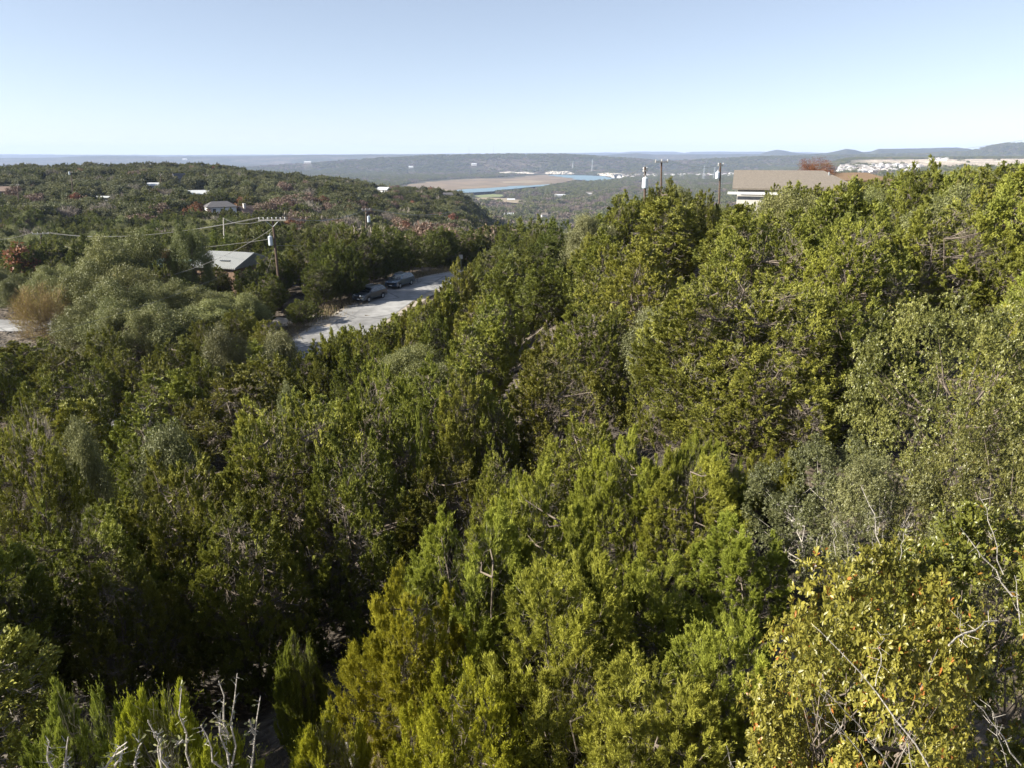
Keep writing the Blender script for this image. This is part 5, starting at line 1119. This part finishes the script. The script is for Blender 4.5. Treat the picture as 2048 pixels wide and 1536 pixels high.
warm = (px > 560) & (px < 1050) & (Y < 420) & (vnoise(x / 30, Y / 30, 5) > .5) & (r5.random(n) < .35); k = np.where(warm, r5.choice([4, 6, 7, 7, 8, 8], n), k)
oakz = vnoise(x / 45, Y / 45, 9) > .62; k = np.where(oakz & (r5.random(n) < .6) & (k < 6), 4 + (r5.random(n) > .5), k)
nr_ = Y < 250; k = np.where(nr_ & (k < 4), k + 9, k); k = np.where(nr_ & (k == 4), 13, k); k = np.where(nr_ & (k == 5), 14, k)
ok = np.ones(n, bool)
for (a0, a1, b0, b1, Yh) in BOXES: ok &= ~((Y < Yh) & (px > a0 - 6) & (px < a1 + 6) & (row < b1) & (row > b0 - 60) & (Y > Yh * .15))
for h in HOUSES_XY: ok &= (x - h[0]) ** 2 + (Y - h[1]) ** 2 > h[2] ** 2
for (ax, ay) in AUT: ok &= ((x - ax) ** 2 + (Y - ay) ** 2 > 20) & ~((np.abs(x - ax * Y / ay) < 4.5) & (Y < ay) & (Y > ay - 26))
ok &= (px > -60) & (px < 2110)
one = ok & (Y < 330) & np.isin(k, [4, 5, 13, 14]); WI = np.where(one)[0]
for q, i in enumerate(WI):
    if WKEEP is not None and q not in WKEEP: continue
    ok[i] = False; tree({4: 'of0', 5: 'of1', 13: 'om0', 14: 'om2'}[int(k[i])], float(x[i]), float(Y[i]), float(H[i]), None, float(i % 6)); TREES[-1]['q'] = q
base = np.array([PROTO[p][2] for p in protos]); P = np.c_[x, Y, z - .2][ok]; kk = k[ok]
scatter_stuff('woodland', P, kk, (H[ok] / base[kk]) * 1.12, r5.random(ok.sum()) * 6.28, srcs); print('woodland', ok.sum())
# valley and far hills: groves
def grove(seed, n_tree, spread, H, n_leaf, L):
    r6 = np.random.default_rng(seed); V = np.zeros((0, 3)); Q = np.zeros((0, 4), int); vv = np.zeros(0)
    for t in range(n_tree):
        c = np.r_[r6.uniform(-spread, spread, 2), 0]; h = H * r6.uniform(.7, 1.15); a, b, cv, _, _ = oak_crown(int(seed * 50 + t), H=h, Rr=h * .55, nl=8, n_leaf=n_leaf, L=L, W=L * .7, low=.2, blob=.3)
        Q = np.r_[Q, b + len(V)]; V = np.r_[V, a + c]; vv = np.r_[vv, np.clip(cv * .6 + r6.random() * .4, 0, 1)]
    return V, Q, vv
if REST:
    pr = sorted({r[5] for r in REST}); scatter_stuff('thicket', np.array([r[:3] for r in REST]), np.array([pr.index(r[5]) for r in REST]), np.array([r[3] for r in REST]), np.array([r[4] for r in REST]), [src_obj(p, 0) for p in pr])
GR = []
for s_ in range(4):
    V, Q, vv = grove(60 + s_, 7, 11, 7.5, 70, 1.9); me = mesh_np('grove', V, Q, vv); me.materials.append(M['jun_far'] if s_ < 2 else M['oak_far']); GR.append(bpy.data.objects.new('grove_source', me))
M['bark_haze'] = leaf_mat('bare_wood_far', (.12, .09, .07), (.19, .15, .115), trans=0)
for s_ in range(2):
    V, Q, vv = grove(70 + s_, 7, 11, 6.5, 60, 1.9); me = mesh_np('grove', V, Q, vv); me.materials.append(M['bark_haze']); GR.append(bpy.data.objects.new('grove_source', me))
x, Y, r5 = woods(700, 5600, 60000, .80, 1.25, 8)
z = ground(x, Y); n = len(x); px, row = visible_filter(x, Y, z, 0); 
fx, fr = px, row
def inpoly(px, row, poly):
    c = np.zeros(len(px), bool); m = len(poly); j = m - 1
    for i in range(m):
        xi, yi = poly[i]; xj, yj = poly[j]; c ^= ((yi > row) != (yj > row)) & (px < (xj - xi) * (row - yi) / (yj - yi + 1e-9) + xi); j = i
    return c
ok = ~inpoly(fx, fr, [(790, 374), (850, 362), (900, 358), (1000, 355), (1080, 347), (1150, 348), (1215, 350), (1256, 351), (1250, 358), (1225, 362), (1170, 363), (1110, 370), (1098, 376), (1020, 384), (960, 390), (900, 390), (840, 382)])
ok &= ~inpoly(fx, fr, [(925, 398), (965, 395), (1010, 396), (1050, 399), (1065, 406), (1030, 409), (990, 405), (940, 403)]); ok &= ~inpoly(fx, fr, [(940, 391), (985, 387), (1015, 389), (1010, 396), (950, 397)])
n3 = fbm(x / 90, Y / 45, 41, 4); cl = ((px > 1690) & (Y > 2650) & (Y < 3350) & (n3 < .78)) | ((px > 1800) & (Y > 2250) & (Y < 3350) & (n3 < .78)); ok &= ~cl
HX = np.array([h for h in HOUSES_XY if h[1] > 700])
for h in HX: ok &= (x - h[0]) ** 2 + (Y - h[1]) ** 2 > (h[2] * 1.2) ** 2
for (a0, a1, b0, b1, Yh) in BOXES:
    if Yh > 700: ok &= ~((px > a0 - 3) & (px < a1 + 3) & (Y < Yh) & (Y > Yh * .88))
dens = fbm(x / 220, Y / 220, 51, 4); br = (dens > .47) & (z < -40); ok &= ~(br & (r5.random(n) < .55)); ok &= (px > -60) & (px < 2110)
k = np.where(br, r5.choice([1, 2, 4, 5, 4], n), r5.choice([0, 1, 2, 3, 0, 1, 2, 3, 4], n))
scatter_stuff('distant_woodland', np.c_[x, Y, z - .5][ok], k[ok], (.8 + .5 * r5.random(n))[ok], (r5.random(n) * 6.28)[ok], GR); print('distant', ok.sum())

# ------------------------------------------------------------------ a label of its own for every tree placed by number
def zone(t):
    px, Y = t['px'], t['y']
    if Y < 26:
        for lim_, nm in ((330, 'at the near left edge'), (720, 'above the left shaded hollow'), (1010, 'above the foreground clump'), (1310, 'behind the pointed foreground junipers'), (1720, 'around the broad right juniper')):
            if px < lim_: return nm
        return 'behind the big right oak'
    if Y < 45:
        for lim_, nm in ((560, 'below the grey oak group'), (930, 'below the road bend'), (1250, 'on the middle slope'), (1700, 'above the broad right juniper')):
            if px < lim_: return nm
        return 'on the upper right slope'
    if Y < 128:
        road = t['x'] > np.interp(Y, RC[::-1, 1], RC[::-1, 0])
        if not road: return 'beside the grey oak group' if px < 400 else ('around the green roofed house' if px < 545 else 'across the road')
        for lim_, nm in ((560, 'near the left lane'), (930, 'right of the road'), (1240, 'left of the big transformer pole'), (1460, 'under the hilltop poles'), (1760, 'in front of the white house')):
            if px < lim_: return nm
        return 'on the hilltop, right edge'
    if px < 560: return ('on the left wooded ridge' if Y > 240 else 'in the left hollow') + (' near the edge' if px < 280 else '')
    if px < 1090: return ('on the slope across the road' if Y < 240 else 'on the ridge towards the lake') + (', left half' if px < 800 else '')
    return 'in the wood behind the hilltop'
ORD = ['first', 'second', 'third', 'fourth', 'fifth', 'sixth', 'seventh', 'eighth', 'ninth', 'tenth', 'eleventh', 'twelfth'] + [f'{k}th' for k in range(13, 200)]
zs = {}
for t in TREES:
    if t['o'].get('label'): continue
    zs.setdefault((t['o']['category'], zone(t)), []).append(t)
LOOK = {'jf': 'dark', 'jm': 'green', 'jn': 'bright green', 'om': 'olive', 'op': 'pale', 'rf': 'rust', 'bf': 'grey', 'rm': 'red', 'bb': 'brown', 'bg': 'grey'}
for (cat, zn), L in zs.items():
    L.sort(key=lambda t: t['row']); nrow = max(1, math.ceil(len(L) / 10)); per = math.ceil(len(L) / nrow)
    for q in range(nrow):
        part = sorted(L[q * per:(q + 1) * per], key=lambda t: t['px'])
        rn = '' if nrow == 1 else (', ' + (['upper', 'lower'][q] if nrow == 2 else ['top', 'middle', 'bottom'][q] if nrow == 3 else ORD[q]) + ' row')
        for i, t in enumerate(part):
            sz = 'small' if t['H'] < 3.2 else 'tall' if t['H'] > 6 else 'broad' if t['W'] > 4.6 else 'rounded'
            if t['p'][0] == 'r': sz = {'rf0': 'red', 'rf1': 'rust brown', 'rm0': 'red', 'rm1': 'rust brown'}[t['p']]
            if t['p'][0] == 'b': sz = 'leafless'
            w = f"{sz} {cat} {zn}, {ORD[i]} from left{rn}" if len(part) > 1 else f"{sz} {cat} {zn}"
            t['o']['label'] = w; t['o']['group'] = f'{cat}s {zn}'.replace('bare shrubs', 'bare shrubs')
# ------------------------------------------------------------------ haze
hm = bpy.data.materials.new('haze'); hm.use_nodes = True; hn = hm.node_tree; hn.nodes.remove(hn.nodes['Principled BSDF'])
pv = hn.nodes.new('ShaderNodeVolumePrincipled'); hn.links.new(pv.outputs[0], hn.nodes['Material Output'].inputs['Volume'])
pv.inputs['Density'].default_value = 6.0e-5; pv.inputs['Color'].default_value = (.56, .69, 1, 1); pv.inputs['Anisotropy'].default_value = 0.0
hz = MB().box(-21000, 21000, -21000, 21000, -140, 190).build('haze', hm); hz['kind'] = 'stuff'
